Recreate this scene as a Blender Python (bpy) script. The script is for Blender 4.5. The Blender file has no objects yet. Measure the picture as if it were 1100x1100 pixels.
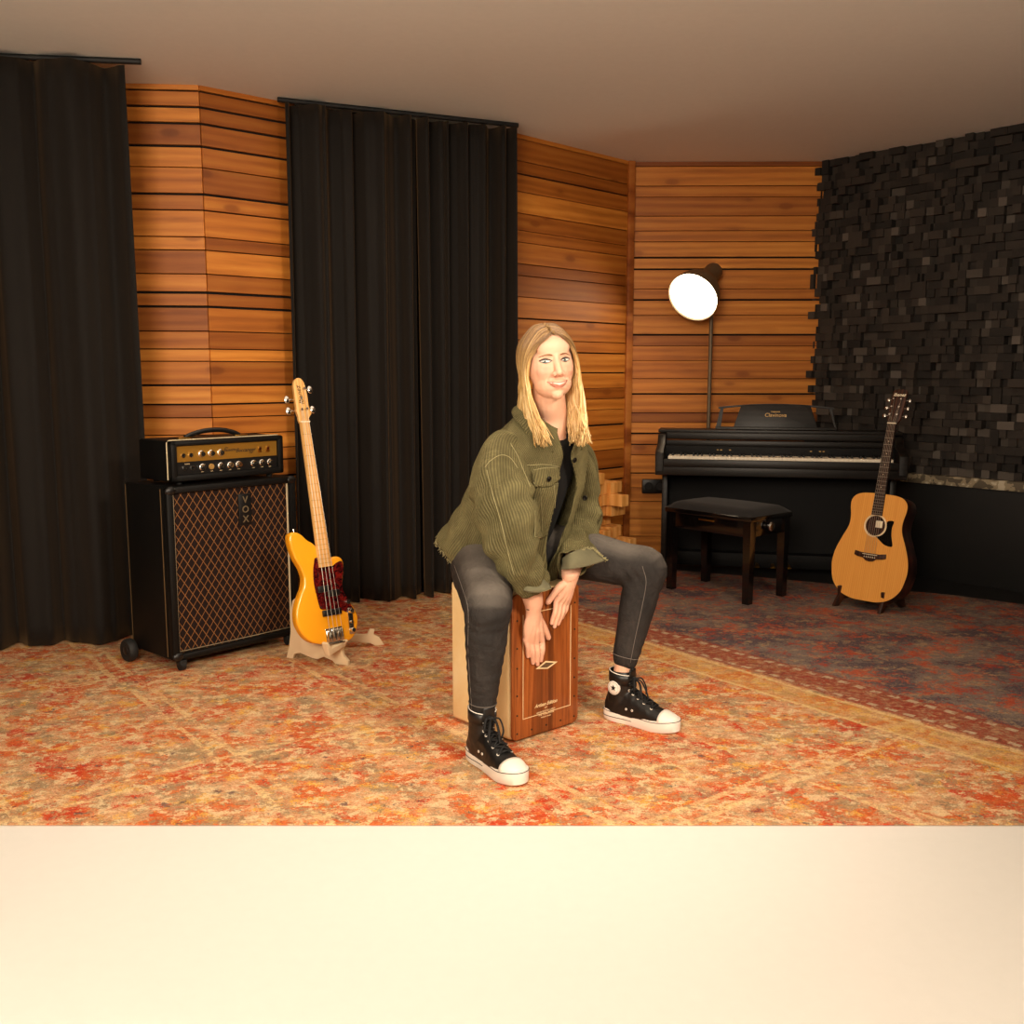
import bpy, bmesh, math, random
from mathutils import Vector, Matrix, Quaternion, noise
from mathutils.bvhtree import BVHTree
V = Vector
PI = math.pi
random.seed(7)
sc = bpy.context.scene
COL = sc.collection
# ------------------------------------------------------------ camera, world, lights, exposure
CAM_H = 1.18; FPX = 1080.0; PITCH = math.atan(150 / FPX)
cam_d = bpy.data.cameras.new('camera'); cam = bpy.data.objects.new('camera', cam_d); COL.objects.link(cam)
cam_d.sensor_width = 36; cam_d.lens = FPX / 1100 * 36
cam.location = (0, 0, CAM_H); cam.rotation_euler = (PI / 2 - PITCH, 0, 0)
sc.camera = cam
w = bpy.data.worlds.new('world'); sc.world = w; w.use_nodes = True
w.node_tree.nodes['Background'].inputs[0].default_value = (1, .85, .7, 1)
w.node_tree.nodes['Background'].inputs[1].default_value = 0.0
sc.view_settings.view_transform = 'Standard'; sc.view_settings.look = 'None'
sc.view_settings.gamma = 1; sc.view_settings.use_curve_mapping = False
sc.view_settings.exposure = 0.0

def aim(o, tgt):
    d = V(tgt) - o.location
    o.rotation_euler = d.to_track_quat('-Z', 'Y').to_euler()
def area(name, loc, tgt, sx, sy, power, col, spread=PI):
    l = bpy.data.lights.new(name, 'AREA'); l.shape = 'RECTANGLE'; l.size = sx; l.size_y = sy
    l.energy = power; l.color = col; l.spread = spread
    o = bpy.data.objects.new(name, l); COL.objects.link(o); o.location = loc; aim(o, tgt); return o
def spot(name, loc, tgt, power, col, ang, size, blend=1.0):
    l = bpy.data.lights.new(name, 'SPOT'); l.energy = power; l.color = col
    l.spot_size = math.radians(ang); l.spot_blend = blend; l.shadow_soft_size = size
    o = bpy.data.objects.new(name, l); COL.objects.link(o); o.location = loc; aim(o, tgt); return o
WARM = (1.0, .84, .66)
spot('studio_spot', (1.5, 0.7, 2.3), (-.40, 3.9, .55), 400, WARM, 68, .25)
area('softbox', (-.9, -.9, 2.1), (.25, 4.3, .6), 1.4, 1.2, 185, WARM)
area('room_light', (0.2, 3.4, 2.44), (0.2, 3.4, 0), 2.4, 2.4, 22, WARM)

# ------------------------------------------------------------ helpers: pixels of the photograph to points of the place
def ray(px, py):
    x = (px - 550) / FPX; y = -(py - 550) / FPX
    return V((x, y * math.sin(PITCH) + math.cos(PITCH), y * math.cos(PITCH) - math.sin(PITCH)))
def at(px, py, Y):
    d = ray(px, py); return V((0, 0, CAM_H)) + d * (Y / d.y)
def fl(px, py, z=0.0):
    d = ray(px, py); return V((0, 0, CAM_H)) + d * ((z - CAM_H) / d.z)
def onplane(px, py, p0, n):
    d = ray(px, py); o = V((0, 0, CAM_H)); return o + d * ((V(p0) - o).dot(n) / d.dot(n))
def hexc(h):
    h = h.lstrip('#'); c = [int(h[i:i + 2], 16) / 255 for i in (0, 2, 4)]
    return tuple(x / 12.92 if x <= .04045 else ((x + .055) / 1.055) ** 2.4 for x in c) + (1.0,)
def lerp(a, b, t): return a + (b - a) * t
def sstep(a, b, x):
    t = min(1, max(0, (x - a) / (b - a))); return t * t * (3 - 2 * t)
def catmull(pts, n):
    pts = [V(p) for p in pts]; out = []
    P = [pts[0] * 2 - pts[1]] + pts + [pts[-1] * 2 - pts[-2]]
    for i in range(len(pts) - 1):
        p0, p1, p2, p3 = P[i:i + 4]
        for k in range(n):
            t = k / n
            out.append(.5 * ((2 * p1) + (p2 - p0) * t + (2 * p0 - 5 * p1 + 4 * p2 - p3) * t * t + (3 * p1 - p0 - 3 * p2 + p3) * t ** 3))
    out.append(pts[-1]); return out
def closed_catmull(pts, n):
    pts = [V(p) for p in pts]; m = len(pts); out = []
    for i in range(m):
        p0, p1, p2, p3 = pts[i - 1], pts[i], pts[(i + 1) % m], pts[(i + 2) % m]
        for k in range(n):
            t = k / n
            out.append(.5 * ((2 * p1) + (p2 - p0) * t + (2 * p0 - 5 * p1 + 4 * p2 - p3) * t * t + (3 * p1 - p0 - 3 * p2 + p3) * t ** 3))
    return out
def basis(x, y, z, o=(0, 0, 0)):
    M = Matrix.Identity(4)
    for i, a in enumerate((x, y, z)):
        for k in range(3): M[k][i] = a[k]
    for k in range(3): M[k][3] = o[k]
    return M
def frame_z(o, d, up=(0, 0, 1)):
    z = V(d).normalized(); u = V(up)
    if abs(z.dot(u)) > .98: u = V((0, 1, 0))
    x = u.cross(z).normalized(); y = z.cross(x); return basis(x, y, z, o)

MW = {}
class MB:
    def __init__(s): s.v = []; s.f = []; s.fa = []; s.M = Matrix.Identity(4); s.cur = None
    def add(s, vs, fs, M=None):
        M = s.M @ M if M is not None else s.M
        b = len(s.v); s.v += [M @ V(p) for p in vs]
        for f in fs: s.f.append([i + b for i in f]); s.fa.append(s.cur)
        return s
    def addbm(s, bm, M=None):
        bm.verts.index_update()
        s.add([v.co.copy() for v in bm.verts], [[v.index for v in f.verts] for f in bm.faces], M); bm.free(); return s
    def box(s, lo, hi, bev=0, M=None, seg=2):
        bm = bmesh.new(); bmesh.ops.create_cube(bm, size=1)
        for v in bm.verts: v.co = V([lo[k] + (hi[k] - lo[k]) * (v.co[k] + .5) for k in range(3)])
        if bev: bmesh.ops.bevel(bm, geom=bm.edges[:], offset=bev, segments=seg, profile=.5, affect='EDGES')
        return s.addbm(bm, M)
    def cyl(s, p0, p1, r0, r1=None, n=16, cap=True):
        r1 = r0 if r1 is None else r1; p0 = V(p0); p1 = V(p1)
        F = frame_z((0, 0, 0), p1 - p0); vs = []
        for p, r in ((p0, r0), (p1, r1)):
            for k in range(n):
                a = 2 * PI * k / n; vs.append(p + F @ V((r * math.cos(a), r * math.sin(a), 0)))
        fs = [[k, (k + 1) % n, n + (k + 1) % n, n + k] for k in range(n)]
        if cap: fs += [list(range(n))[::-1], list(range(n, 2 * n))]
        return s.add(vs, fs)
    def tube(s, pts, r, n=8, cap=True, flat=1.0, up=(0, 0, 1)):
        pts = [V(p) for p in pts]; m = len(pts); rr = r if isinstance(r, (list, tuple)) else [r] * m
        rings = []; t = (pts[1] - pts[0]).normalized(); u = V(up)
        if abs(u.dot(t)) > .95: u = V((1, 0, 0)) if abs(t.x) < .9 else V((0, 1, 0))
        nx = (u - t * u.dot(t)).normalized()
        for i, p in enumerate(pts):
            t = (pts[min(i + 1, m - 1)] - pts[max(i - 1, 0)])
            t = t.normalized() if t.length > 1e-9 else V((0, 0, 1))
            nx = (nx - t * nx.dot(t)); nx = nx.normalized() if nx.length > 1e-6 else t.orthogonal().normalized()
            by = t.cross(nx)
            rings.append([p + (nx * math.cos(2 * PI * k / n) * flat + by * math.sin(2 * PI * k / n)) * rr[i] for k in range(n)])
        return s.loft(rings, cap)
    def loft(s, rings, cap=True, closed=True):
        n = len(rings[0]); vs = [p for r in rings for p in r]; fs = []
        for i in range(len(rings) - 1):
            for k in range(n if closed else n - 1):
                a = i * n + k; b = i * n + (k + 1) % n; fs.append([a, b, b + n, a + n])
        if cap and closed: fs += [list(range(n))[::-1], [(len(rings) - 1) * n + k for k in range(n)]]
        return s.add(vs, fs)
    def lathe(s, prof, n=24, M=None, cap=True):
        vs = []; fs = []
        for r, z in prof:
            for k in range(n): a = 2 * PI * k / n; vs.append((r * math.cos(a), r * math.sin(a), z))
        for i in range(len(prof) - 1):
            for k in range(n):
                a = i * n + k; b = i * n + (k + 1) % n; fs.append([a, b, b + n, a + n])
        if cap: fs += [list(range(n))[::-1], [(len(prof) - 1) * n + k for k in range(n)]]
        return s.add(vs, fs, M)
    def prism(s, poly, z0, z1, M=None, bev=0, seg=2):
        bm = bmesh.new(); vs = [bm.verts.new((p[0], p[1], z0)) for p in poly]
        f = bm.faces.new(vs); f.normal_update()
        r = bmesh.ops.extrude_face_region(bm, geom=[f])
        for e in r['geom']:
            if isinstance(e, bmesh.types.BMVert): e.co.z = z1
        bmesh.ops.recalc_face_normals(bm, faces=bm.faces[:])
        if bev:
            ed = [e for e in bm.edges if abs(e.verts[0].co.z - e.verts[1].co.z) < 1e-6]
            bmesh.ops.bevel(bm, geom=ed, offset=bev, segments=seg, profile=.5, affect='EDGES')
        return s.addbm(bm, M)
    def ell(s, c, r, R=None, nu=20, nv=12):
        vs = []; fs = []; c = V(c); R = R or Matrix.Identity(3)
        for j in range(1, nv):
            th = PI * j / nv
            for k in range(nu):
                a = 2 * PI * k / nu
                vs.append(c + R @ V((r[0] * math.sin(th) * math.cos(a), r[1] * math.sin(th) * math.sin(a), r[2] * math.cos(th))))
        vs += [c + R @ V((0, 0, r[2])), c + R @ V((0, 0, -r[2]))]; T = len(vs) - 2; B = T + 1
        for j in range(nv - 2):
            for k in range(nu):
                a = j * nu + k; b = j * nu + (k + 1) % nu; fs.append([a, a + nu, b + nu, b])
        for k in range(nu):
            fs.append([T, k, (k + 1) % nu]); b = (nv - 2) * nu; fs.append([B, b + (k + 1) % nu, b + k])
        return s.add(vs, fs)
    def capsule(s, p0, p1, r0, r1, n=14):
        s.cyl(p0, p1, r0, r1, n); s.ell(p0, (r0,) * 3, nu=n, nv=8); s.ell(p1, (r1,) * 3, nu=n, nv=8); return s
    def limb(s, pts, rad, sub=6, n=18, up=(0, 0, 1)):
        """organic limb: smooth spine, elliptical radii (a along 'up' frame, b across), round ends"""
        P = catmull(pts, sub); Rd = catmull([(r[0], r[1], 0) if isinstance(r, (tuple, list)) else (r, r, 0) for r in rad], sub)
        rings = []; m = len(P)
        for i, p in enumerate(P):
            t = (P[min(i + 1, m - 1)] - P[max(i - 1, 0)]).normalized(); u = V(up); nx = (u - t * u.dot(t)).normalized(); by = t.cross(nx)
            rings.append([p + nx * math.cos(2 * PI * k / n) * Rd[i].x + by * math.sin(2 * PI * k / n) * Rd[i].y for k in range(n)])
        s.loft(rings)
        for i in (0, -1):
            r = min(Rd[i].x, Rd[i].y) * .98; s.ell(P[i], (r, r, r), nu=n, nv=8)
        return s
    def build(s, name, mat, parent=None, smooth=True, ang=40, world=False, attr=None):
        me = bpy.data.meshes.new(name); vs = s.v
        if world and parent is not None: iv = MW[parent].inverted(); vs = [iv @ p for p in vs]
        me.from_pydata([tuple(p) for p in vs], [], s.f); me.validate()
        if attr:
            a = me.color_attributes.new(attr, 'FLOAT_COLOR', 'CORNER')
            if len(me.polygons) == len(s.fa):
                for p in me.polygons:
                    c = s.fa[p.index] or (.5, .5, .5)
                    for li in p.loop_indices: a.data[li].color = (*c, 1)
        return link(name, me, mat, parent, smooth, ang)
def link(name, me, mat, parent=None, smooth=True, ang=40):
    bm = bmesh.new(); bm.from_mesh(me); bmesh.ops.recalc_face_normals(bm, faces=bm.faces[:]); bm.to_mesh(me); bm.free()
    if smooth:
        me.shade_smooth()
        if ang < 179: me.set_sharp_from_angle(angle=math.radians(ang))
    else: me.shade_flat()
    o = bpy.data.objects.new(name, me); COL.objects.link(o)
    if mat: me.materials.append(mat)
    if parent is not None: o.parent = parent; MW[o] = MW[parent].copy()
    else: MW[o] = Matrix.Identity(4)
    return o
def thing(name, label, cat, loc=(0, 0, 0), rz=0, group=None):
    o = bpy.data.objects.new(name, None); COL.objects.link(o); o.location = loc; o.rotation_euler = (0, 0, rz)
    o.empty_display_size = .1; MW[o] = Matrix.Translation(V(loc)) @ Matrix.Rotation(rz, 4, 'Z'); tag(o, label, cat, group); return o
def tag(o, label, cat, group=None):
    o['label'] = label; o['category'] = cat
    if group: o['group'] = group
    return o
def struct(o): o['kind'] = 'structure'; return o
def evald(o):
    dg = bpy.context.evaluated_depsgraph_get(); e = o.evaluated_get(dg); return bpy.data.meshes.new_from_object(e, depsgraph=dg)
def remeshed(mb, voxel, sm=4, fac=.5):
    """union of the builder's closed shapes as one continuous skin; returns verts, faces"""
    me = bpy.data.meshes.new('tmp'); me.from_pydata([tuple(p) for p in mb.v], [], mb.f)
    bm = bmesh.new(); bm.from_mesh(me); bmesh.ops.recalc_face_normals(bm, faces=bm.faces[:]); bm.to_mesh(me); bm.free()
    o = bpy.data.objects.new('tmp', me); COL.objects.link(o)
    r = o.modifiers.new('r', 'REMESH'); r.mode = 'VOXEL'; r.voxel_size = voxel
    if sm: k = o.modifiers.new('s', 'SMOOTH'); k.factor = fac; k.iterations = sm
    bpy.context.view_layer.update(); m2 = evald(o)
    vs = [v.co.copy() for v in m2.vertices]; fs = [list(p.vertices) for p in m2.polygons]; ns = [v.normal.copy() for v in m2.vertices]
    bpy.data.objects.remove(o); bpy.data.meshes.remove(me); bpy.data.meshes.remove(m2)
    return vs, fs, ns
def text(s, size, depth, M, name, mat, parent, shear=0, align='CENTER', world=False, sx=1.0, bold=0.0):
    c = bpy.data.curves.new('tmp', 'FONT'); c.body = s; c.size = size; c.extrude = depth; c.shear = shear; c.align_x = align; c.align_y = 'CENTER'; c.offset = bold
    c.resolution_u = 3
    o = bpy.data.objects.new('tmp', c); COL.objects.link(o); bpy.context.view_layer.update(); me = evald(o)
    bpy.data.objects.remove(o); bpy.data.curves.remove(c)
    mb = MB(); mb.add([(v.co.x * sx, v.co.y, v.co.z) for v in me.vertices], [list(p.vertices) for p in me.polygons], M); bpy.data.meshes.remove(me)
    return mb.build(name, mat, parent, smooth=False, world=world)

# ------------------------------------------------------------ material graphs
class G:
    def __init__(s, name):
        s.m = bpy.data.materials.new(name); s.m.use_nodes = True; s.t = s.m.node_tree; s.b = s.t.nodes['Principled BSDF']
    def n(s, typ, **k):
        x = s.t.nodes.new(typ)
        for a, b in k.items(): setattr(x, a, b)
        return x
    def put(s, sock, v):
        if v is None: return
        if isinstance(v, bpy.types.NodeSocket): s.t.links.new(v, sock)
        else:
            if isinstance(v, (tuple, list)) and len(v) == 3 and sock.type == 'RGBA': v = (*v, 1)
            sock.default_value = v
    def tc(s, k='Object'): return s.n('ShaderNodeTexCoord').outputs[k]
    def attr(s, name, out='Color'): return s.n('ShaderNodeAttribute', attribute_name=name).outputs[out]
    def map(s, v, scale=(1, 1, 1), loc=(0, 0, 0), rot=(0, 0, 0)):
        x = s.n('ShaderNodeMapping'); s.put(x.inputs[0], v); s.put(x.inputs['Scale'], scale); s.put(x.inputs['Location'], loc); s.put(x.inputs['Rotation'], rot); return x.outputs[0]
    def noise(s, v, scale, detail=4, rough=.55, dist=0, out=0):
        x = s.n('ShaderNodeTexNoise'); s.put(x.inputs['Vector'], v); s.put(x.inputs['Scale'], scale); s.put(x.inputs['Detail'], detail)
        s.put(x.inputs['Roughness'], rough); s.put(x.inputs['Distortion'], dist); return x.outputs[out]
    def voro(s, v, scale, feat='F1', out='Distance', rnd=1.0):
        x = s.n('ShaderNodeTexVoronoi', feature=feat); s.put(x.inputs['Vector'], v); s.put(x.inputs['Scale'], scale); s.put(x.inputs['Randomness'], rnd); return x.outputs[out]
    def wave(s, v, scale, dist=0, detail=2, dscale=1, dirn='X', typ='BANDS', prof='SIN'):
        x = s.n('ShaderNodeTexWave', wave_type=typ, wave_profile=prof)
        if typ == 'BANDS': x.bands_direction = dirn
        else: x.rings_direction = dirn
        s.put(x.inputs['Vector'], v); s.put(x.inputs['Scale'], scale); s.put(x.inputs['Distortion'], dist); s.put(x.inputs['Detail'], detail); s.put(x.inputs['Detail Scale'], dscale); return x.outputs['Fac']
    def ramp(s, f, st, interp='LINEAR'):
        x = s.n('ShaderNodeValToRGB'); x.color_ramp.interpolation = interp; e = x.color_ramp.elements
        while len(e) < len(st): e.new(.5)
        for i, (p, c) in enumerate(st):
            e[i].position = p; e[i].color = hexc(c) if isinstance(c, str) else ((c, c, c, 1) if isinstance(c, (int, float)) else (*c[:3], 1))
        s.put(x.inputs[0], f); return x.outputs[0]
    def mix(s, f, a, b, blend='MIX'):
        x = s.n('ShaderNodeMix', data_type='RGBA', blend_type=blend); s.put(x.inputs[0], f)
        s.put(x.inputs[6], hexc(a) if isinstance(a, str) else a); s.put(x.inputs[7], hexc(b) if isinstance(b, str) else b); return x.outputs[2]
    def math(s, op, a, b=None, c=None, clamp=False):
        x = s.n('ShaderNodeMath', operation=op, use_clamp=clamp); s.put(x.inputs[0], a); s.put(x.inputs[1], b)
        if c is not None: s.put(x.inputs[2], c)
        return x.outputs[0]
    def vmath(s, op, a, b=None):
        x = s.n('ShaderNodeVectorMath', operation=op); s.put(x.inputs[0], a); s.put(x.inputs[1], b); return x.outputs[0]
    def xyz(s, v): x = s.n('ShaderNodeSeparateXYZ'); s.put(x.inputs[0], v); return x.outputs
    def comb(s, x, y, z): c = s.n('ShaderNodeCombineXYZ'); s.put(c.inputs[0], x); s.put(c.inputs[1], y); s.put(c.inputs[2], z); return c.outputs[0]
    def band(s, v, lo, hi): return s.math('MULTIPLY', s.math('GREATER_THAN', v, lo), s.math('LESS_THAN', v, hi))
    def bump(s, h, strength=.3, dist=.01):
        x = s.n('ShaderNodeBump'); s.put(x.inputs['Height'], h); x.inputs['Strength'].default_value = strength; x.inputs['Distance'].default_value = dist; return x.outputs[0]
    def out(s, col=None, rough=.5, metal=0, normal=None, spec=.5, **k):
        b = s.b; s.put(b.inputs['Base Color'], hexc(col) if isinstance(col, str) else col); s.put(b.inputs['Roughness'], rough); s.put(b.inputs['Metallic'], metal)
        s.put(b.inputs['Specular IOR Level'], spec)
        if normal is not None: s.put(b.inputs['Normal'], normal)
        for a, v in k.items(): s.put(b.inputs[a.replace('_', ' ')], v)
        return s.m
def plain(name, col, rough=.5, metal=0, spec=.5, var=.12, scale=30, bump=0, **k):
    g = G(name); nz = g.noise(g.tc(), scale, 3)
    c = hexc(col) if isinstance(col, str) else col
    cc = g.mix(nz, tuple(x * (1 - var) for x in c[:3]), tuple(min(1, x * (1 + var)) for x in c[:3]))
    nm = g.bump(nz, bump, .004) if bump else None
    return g.out(cc, rough, metal, nm, spec, **k)
# ------------------------------------------------------------ materials
def wood(name, dark, mid, light, axis='Z', along=.9, across=16, rough=.45, knots=True, tone=None, rings=.5):
    """boards whose grain runs across 'axis'; tone attribute (r = shade, g = offset) tells boards apart"""
    g = G(name); v = g.tc()
    sc3 = {'X': (across, along, along), 'Y': (along, across, along), 'Z': (along, along, across)}[axis]
    if tone:
        a = g.attr(tone); r = g.xyz(a); v = g.vmath('ADD', v, g.comb(g.math('MULTIPLY', r[1], 37.), g.math('MULTIPLY', r[2], 23.), g.math('MULTIPLY', r[1], 11.)))
    m = g.map(v, sc3)
    n1 = g.noise(m, 1.6, 6, .6, .6); n2 = g.noise(m, 6, 4, .6)
    wv = g.wave(g.map(v, tuple(x * .5 for x in sc3)), 1.0, 7, 3, .8, axis if axis != 'Z' else 'Z')
    f = g.mix(rings, n1, wv); f = g.mix(.25, f, n2)
    st = [(.25, dark), (.5, mid), (.75, light)]; c = g.ramp(f, st)
    if knots:
        kv = g.map(v, {'X': (5, 2.2, 2.2), 'Y': (2.2, 5, 2.2), 'Z': (2.2, 2.2, 5)}[axis])
        k = g.voro(kv, 1.3); kk = g.ramp(k, [(0, 1.), (.10, .8), (.15, .25), (.27, 0.)]); c = g.mix(kk, c, dark, 'MIX')
    if tone:
        sh = g.ramp(r[0], [(0, (.52, .42, .36)), (.45, (.92, .86, .80)), (1, (1.2, 1.25, 1.25))]); c = g.mix(1.0, c, sh, 'MULTIPLY')
    return g.out(c, rough, 0, g.bump(f, .15, .002), .35)
def leatherette(name, col, rough=.5):
    g = G(name); v = g.tc(); n1 = g.voro(v, 420); n2 = g.noise(v, 9, 3)
    c = hexc(col)
    return g.out(g.mix(n2, tuple(x * .75 for x in c[:3]), tuple(x * 1.3 for x in c[:3])), rough, 0, g.bump(n1, .35, .001), .22)

M_plank = wood('cedar_planks', '#96541a', '#bf742a', '#d28e3c', 'Z', .8, 13, .5, True, 'tone', rings=.22)
M_post = wood('cedar_post', '#7a3c12', '#a85f26', '#bd7836', 'X', 10, 1, .5, False)
M_gap = plain('black_backing', '#0b0806', .9)
M_ceil = plain('white_plaster', '#f2efe9', .9, var=.03)
M_floor = plain('pale_floor_paint', '#efece6', .6, var=.02)
M_dark = plain('dark_grey_paint', '#2a2622', .9)
M_blackp = plain('black_panel', '#0a0908', .6)
M_stone = None
def _stone():
    g = G('mottled_stone'); n = g.noise(g.tc(), 22, 2, .4); return g.out(g.ramp(n, [(.35, '#5a5040'), (.48, '#94866c'), (.6, '#bdb198')], 'CONSTANT'), .6)
M_stone = _stone()
def _blocks():
    g = G('charcoal_wood_blocks'); r = g.xyz(g.attr('tone')); n = g.noise(g.map(g.tc(), (30, 30, 30)), 2, 4)
    c = g.ramp(r[0], [(0, '#1a1613'), (.45, '#302923'), (.85, '#3d352e'), (.95, '#5a524a'), (1, '#6b625a')])
    return g.out(g.mix(.25, c, g.mix(n, (.01, .009, .008), (.05, .045, .04))), .75, 0, g.bump(n, .2, .002), .3)
M_blocks = _blocks()
def _curtain():
    g = G('black_molton_cloth'); v = g.tc(); n = g.noise(g.map(v, (1, 1, .15)), 30, 4); f = g.noise(v, 500, 2)
    return g.out(g.mix(n, '#0f0c0a', '#191511'), .85, 0, g.bump(f, .15, .001), .25, Sheen_Weight=.3, Sheen_Roughness=.45, Sheen_Tint=hexc('#a07c54'))
M_curtain = _curtain()
def _rug():
    g = G('distressed_rug'); v = g.tc(); x, y, z = g.xyz(v)[:3]
    nw = g.noise(v, 3.0, 4, .6, 0, 1); wv = g.vmath('ADD', v, g.vmath('MULTIPLY', g.vmath('SUBTRACT', nw, (.5, .5, .5)), (.05, .05, 0)))
    X, Y, Z = g.xyz(wv)[:3]
    # border that runs from behind the sitter to the right: u along, d across
    ux, uy = .61, -.79
    d = g.math('ADD', g.math('MULTIPLY', X, .79), g.math('MULTIPLY_ADD', Y, .61, -2.97))
    u = g.math('ADD', g.math('MULTIPLY', X, ux), g.math('MULTIPLY', Y, uy))
    S = g.map(v, (1.9, 2.2, 1)); hf = g.noise(g.map(v, (1, 1.25, 1)), 36, 5, .85); hf2 = g.noise(v, 22, 3, .7); hfc = g.math('ADD', g.math('MULTIPLY', g.math('SUBTRACT', hf, .5), 1.3), g.math('MULTIPLY', g.math('SUBTRACT', hf2, .5), .35))
    spk = g.noise(v, 240, 2, .6)
    def mask(off, scale, lo, hi, amt=1.0):
        n = g.noise(g.vmath('ADD', S, off), scale, 4, .62, .3); return g.ramp(g.math('ADD', n, hfc), [(lo, 0.), (lo + (hi - lo) * .7, amt)])
    c = g.ramp(hf, [(.36, '#c48a5c'), (.48, '#dcaa7e'), (.62, '#f0cfa6')])
    c = g.mix(mask((7.3, 2.1, 0), 2.6, .47, .53, .85), c, '#a18a6a')
    c = g.mix(mask((0, 0, 0), 2.8, .47, .53, .95), c, g.ramp(hf, [(.40, '#c44a22'), (.56, '#e27a3e')]))
    c = g.mix(mask((3.9, 6.1, 0), 5.5, .56, .61, .9), c, '#eab252')
    c = g.mix(mask((1.3, 8.7, 0), 2.5, .56, .62, .95), c, g.ramp(hf, [(.40, '#a82a20'), (.56, '#d84c2a')]))
    c = g.mix(mask((5.2, 1.1, 0), 6.5, .58, .63, .85), c, '#9c8565')
    c = g.mix(mask((2.2, 5.5, 0), 9, .56, .61, .8), c, '#ecd0a2')
    c = g.mix(mask((4.1, 3.3, 0), 7, .70, .74, .8), c, '#5a3a44')
    # faded pale outlines of the pattern: frame lines and rosettes, worn away in places
    worn = g.ramp(hf, [(.42, 0.), (.51, .75)]); worn2 = g.math('MULTIPLY', worn, mask((9.1, 4.4, 0), 1.6, .46, .54))
    for sig, k, a in ((d, 1.55, .06), (d, 1.55, .16), (u, .9, .40), (u, .9, .46)):
        fr = g.math('FRACT', g.math('MULTIPLY', sig, k)); c = g.mix(g.math('MULTIPLY', g.band(fr, a, a + .022 * k), worn2), c, '#eecb92')
    cr = g.voro(g.map(wv, (1, 1, 0), (3, 1, 0), (0, 0, .2)), 2.1, 'F1', 'Distance', .35)
    c = g.mix(g.math('MULTIPLY', g.band(cr, .19, .215), worn2), c, '#eccf98'); c = g.mix(g.math('MULTIPLY', g.band(cr, .0, .085), worn2), c, '#93805f')
    c = g.mix(g.math('MULTIPLY', g.band(cr, .085, .105), worn), c, '#e6c58c')
    # purple grey field behind
    k = g.ramp(hf, [(.3, '#74655f'), (.5, '#8f7f76'), (.7, '#b09f8a')])
    k = g.mix(mask((6.1, 3.1, 0), 1.3, .47, .54, .9), k, '#5b4e56'); k = g.mix(mask((.4, 2.2, 0), 2.6, .55, .62, .85), k, g.ramp(hf, [(.40, '#a8402a'), (.56, '#d66a44')])); k = g.mix(mask((8.4, .2, 0), 7, .58, .63, .8), k, '#b09878')
    k = g.mix(mask((2.4, 9.2, 0), 4, .63, .68, .7), k, '#b8402c')
    c = g.mix(g.ramp(g.math('ADD', d, g.math('MULTIPLY', hfc, .25)), [(.30, 0.), (.34, 1.)]), c, k)
    bd = g.ramp(hf, [(.40, '#6b2a2a'), (.46, '#b0392a'), (.52, '#7c5a50'), (.60, '#c98a62')]); dj = g.math('ADD', d, g.math('MULTIPLY', hfc, .10)); c = g.mix(g.math('MULTIPLY', g.band(dj, .13, .33), .8), c, bd)
    cell = g.math('FRACT', g.math('MULTIPLY', u, 14)); w1 = g.ramp(hf, [(.38, 0.), (.49, .8)])
    for lo, hi in ((.285, .312), (.15, .172)): c = g.mix(g.math('MULTIPLY', g.math('MULTIPLY', g.band(d, lo, hi), g.math('GREATER_THAN', cell, .45)), w1), c, '#d6c3a2')
    c = g.mix(g.math('MULTIPLY', g.band(dj, -.05, .11), g.ramp(hf, [(.40, 0.), (.60, .7)])), c, '#dba955')
    c = g.mix(g.math('MULTIPLY', g.math('ADD', g.band(d, -.055, -.038), g.band(d, .095, .112)), w1), c, '#ebca8e')
    c = g.mix(g.math('MULTIPLY', g.math('SUBTRACT', spk, .40), 3.0, None, True), c, g.mix(1.0, c, (.60, .53, .47), 'MULTIPLY'))
    return g.out(c, .95, 0, g.bump(g.math('ADD', spk, hf), .35, .004), .1)
M_rug = _rug()

M_tolex = leatherette('black_tolex', '#0a0908', .55)
M_gold = plain('gold_anodised_panel', '#a87a2e', .35, .55, var=.06)
M_chrome = plain('chrome', '#d8d4cc', .15, 1., var=.03)
M_bpla = plain('black_plastic', '#0c0b0b', .4)
M_rubber = plain('black_rubber', '#100f0e', .7)
M_cream = plain('cream_piping', '#d9c9a4', .5)
M_goldpip = plain('gold_piping', '#5a4426', .5)
def _grille():
    g = G('diamond_grille_cloth'); x, y, z = g.xyz(g.tc())[:3]
    a = g.math('ADD', g.math('MULTIPLY', x, 29.), g.math('MULTIPLY', z, 20.)); b = g.math('SUBTRACT', g.math('MULTIPLY', x, 29.), g.math('MULTIPLY', z, 20.))
    fa = g.math('FRACT', a); fb = g.math('FRACT', b); la = g.math('LESS_THAN', fa, .095); lb = g.math('LESS_THAN', fb, .095); l = g.math('MAXIMUM', la, lb)
    n = g.noise(g.tc(), 300, 2)
    return g.out(g.mix(l, g.mix(n, '#0d0705', '#241410'), g.mix(n, '#6e4626', '#96683c')), .8, 0, g.bump(g.math('ADD', l, g.math('MULTIPLY', n, .4)), .4, .002), .2)
M_grille = _grille()
M_yellow = plain('amber_yellow_lacquer', '#f0a21c', .22, var=.03, scale=6, Coat_Weight=.4)
def _shell():
    g = G('red_tortoiseshell'); n = g.noise(g.tc(), 55, 4, .6, 1.2); return g.out(g.ramp(n, [(.35, '#1c0405'), (.5, '#4a0b0c'), (.68, '#7a1a14')]), .15)
M_shell = _shell()
M_maple = wood('maple_neck', '#c98f4c', '#d9a560', '#e6b672', 'X', 2, 40, .35, False)
M_ply = plain('birch_plywood', '#e4cba4', .55, var=.05, scale=12)
M_spruce = wood('spruce_top', '#d58d3c', '#e09a48', '#e8a955', 'X', .7, 70, .3, False, rings=.3)
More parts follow.
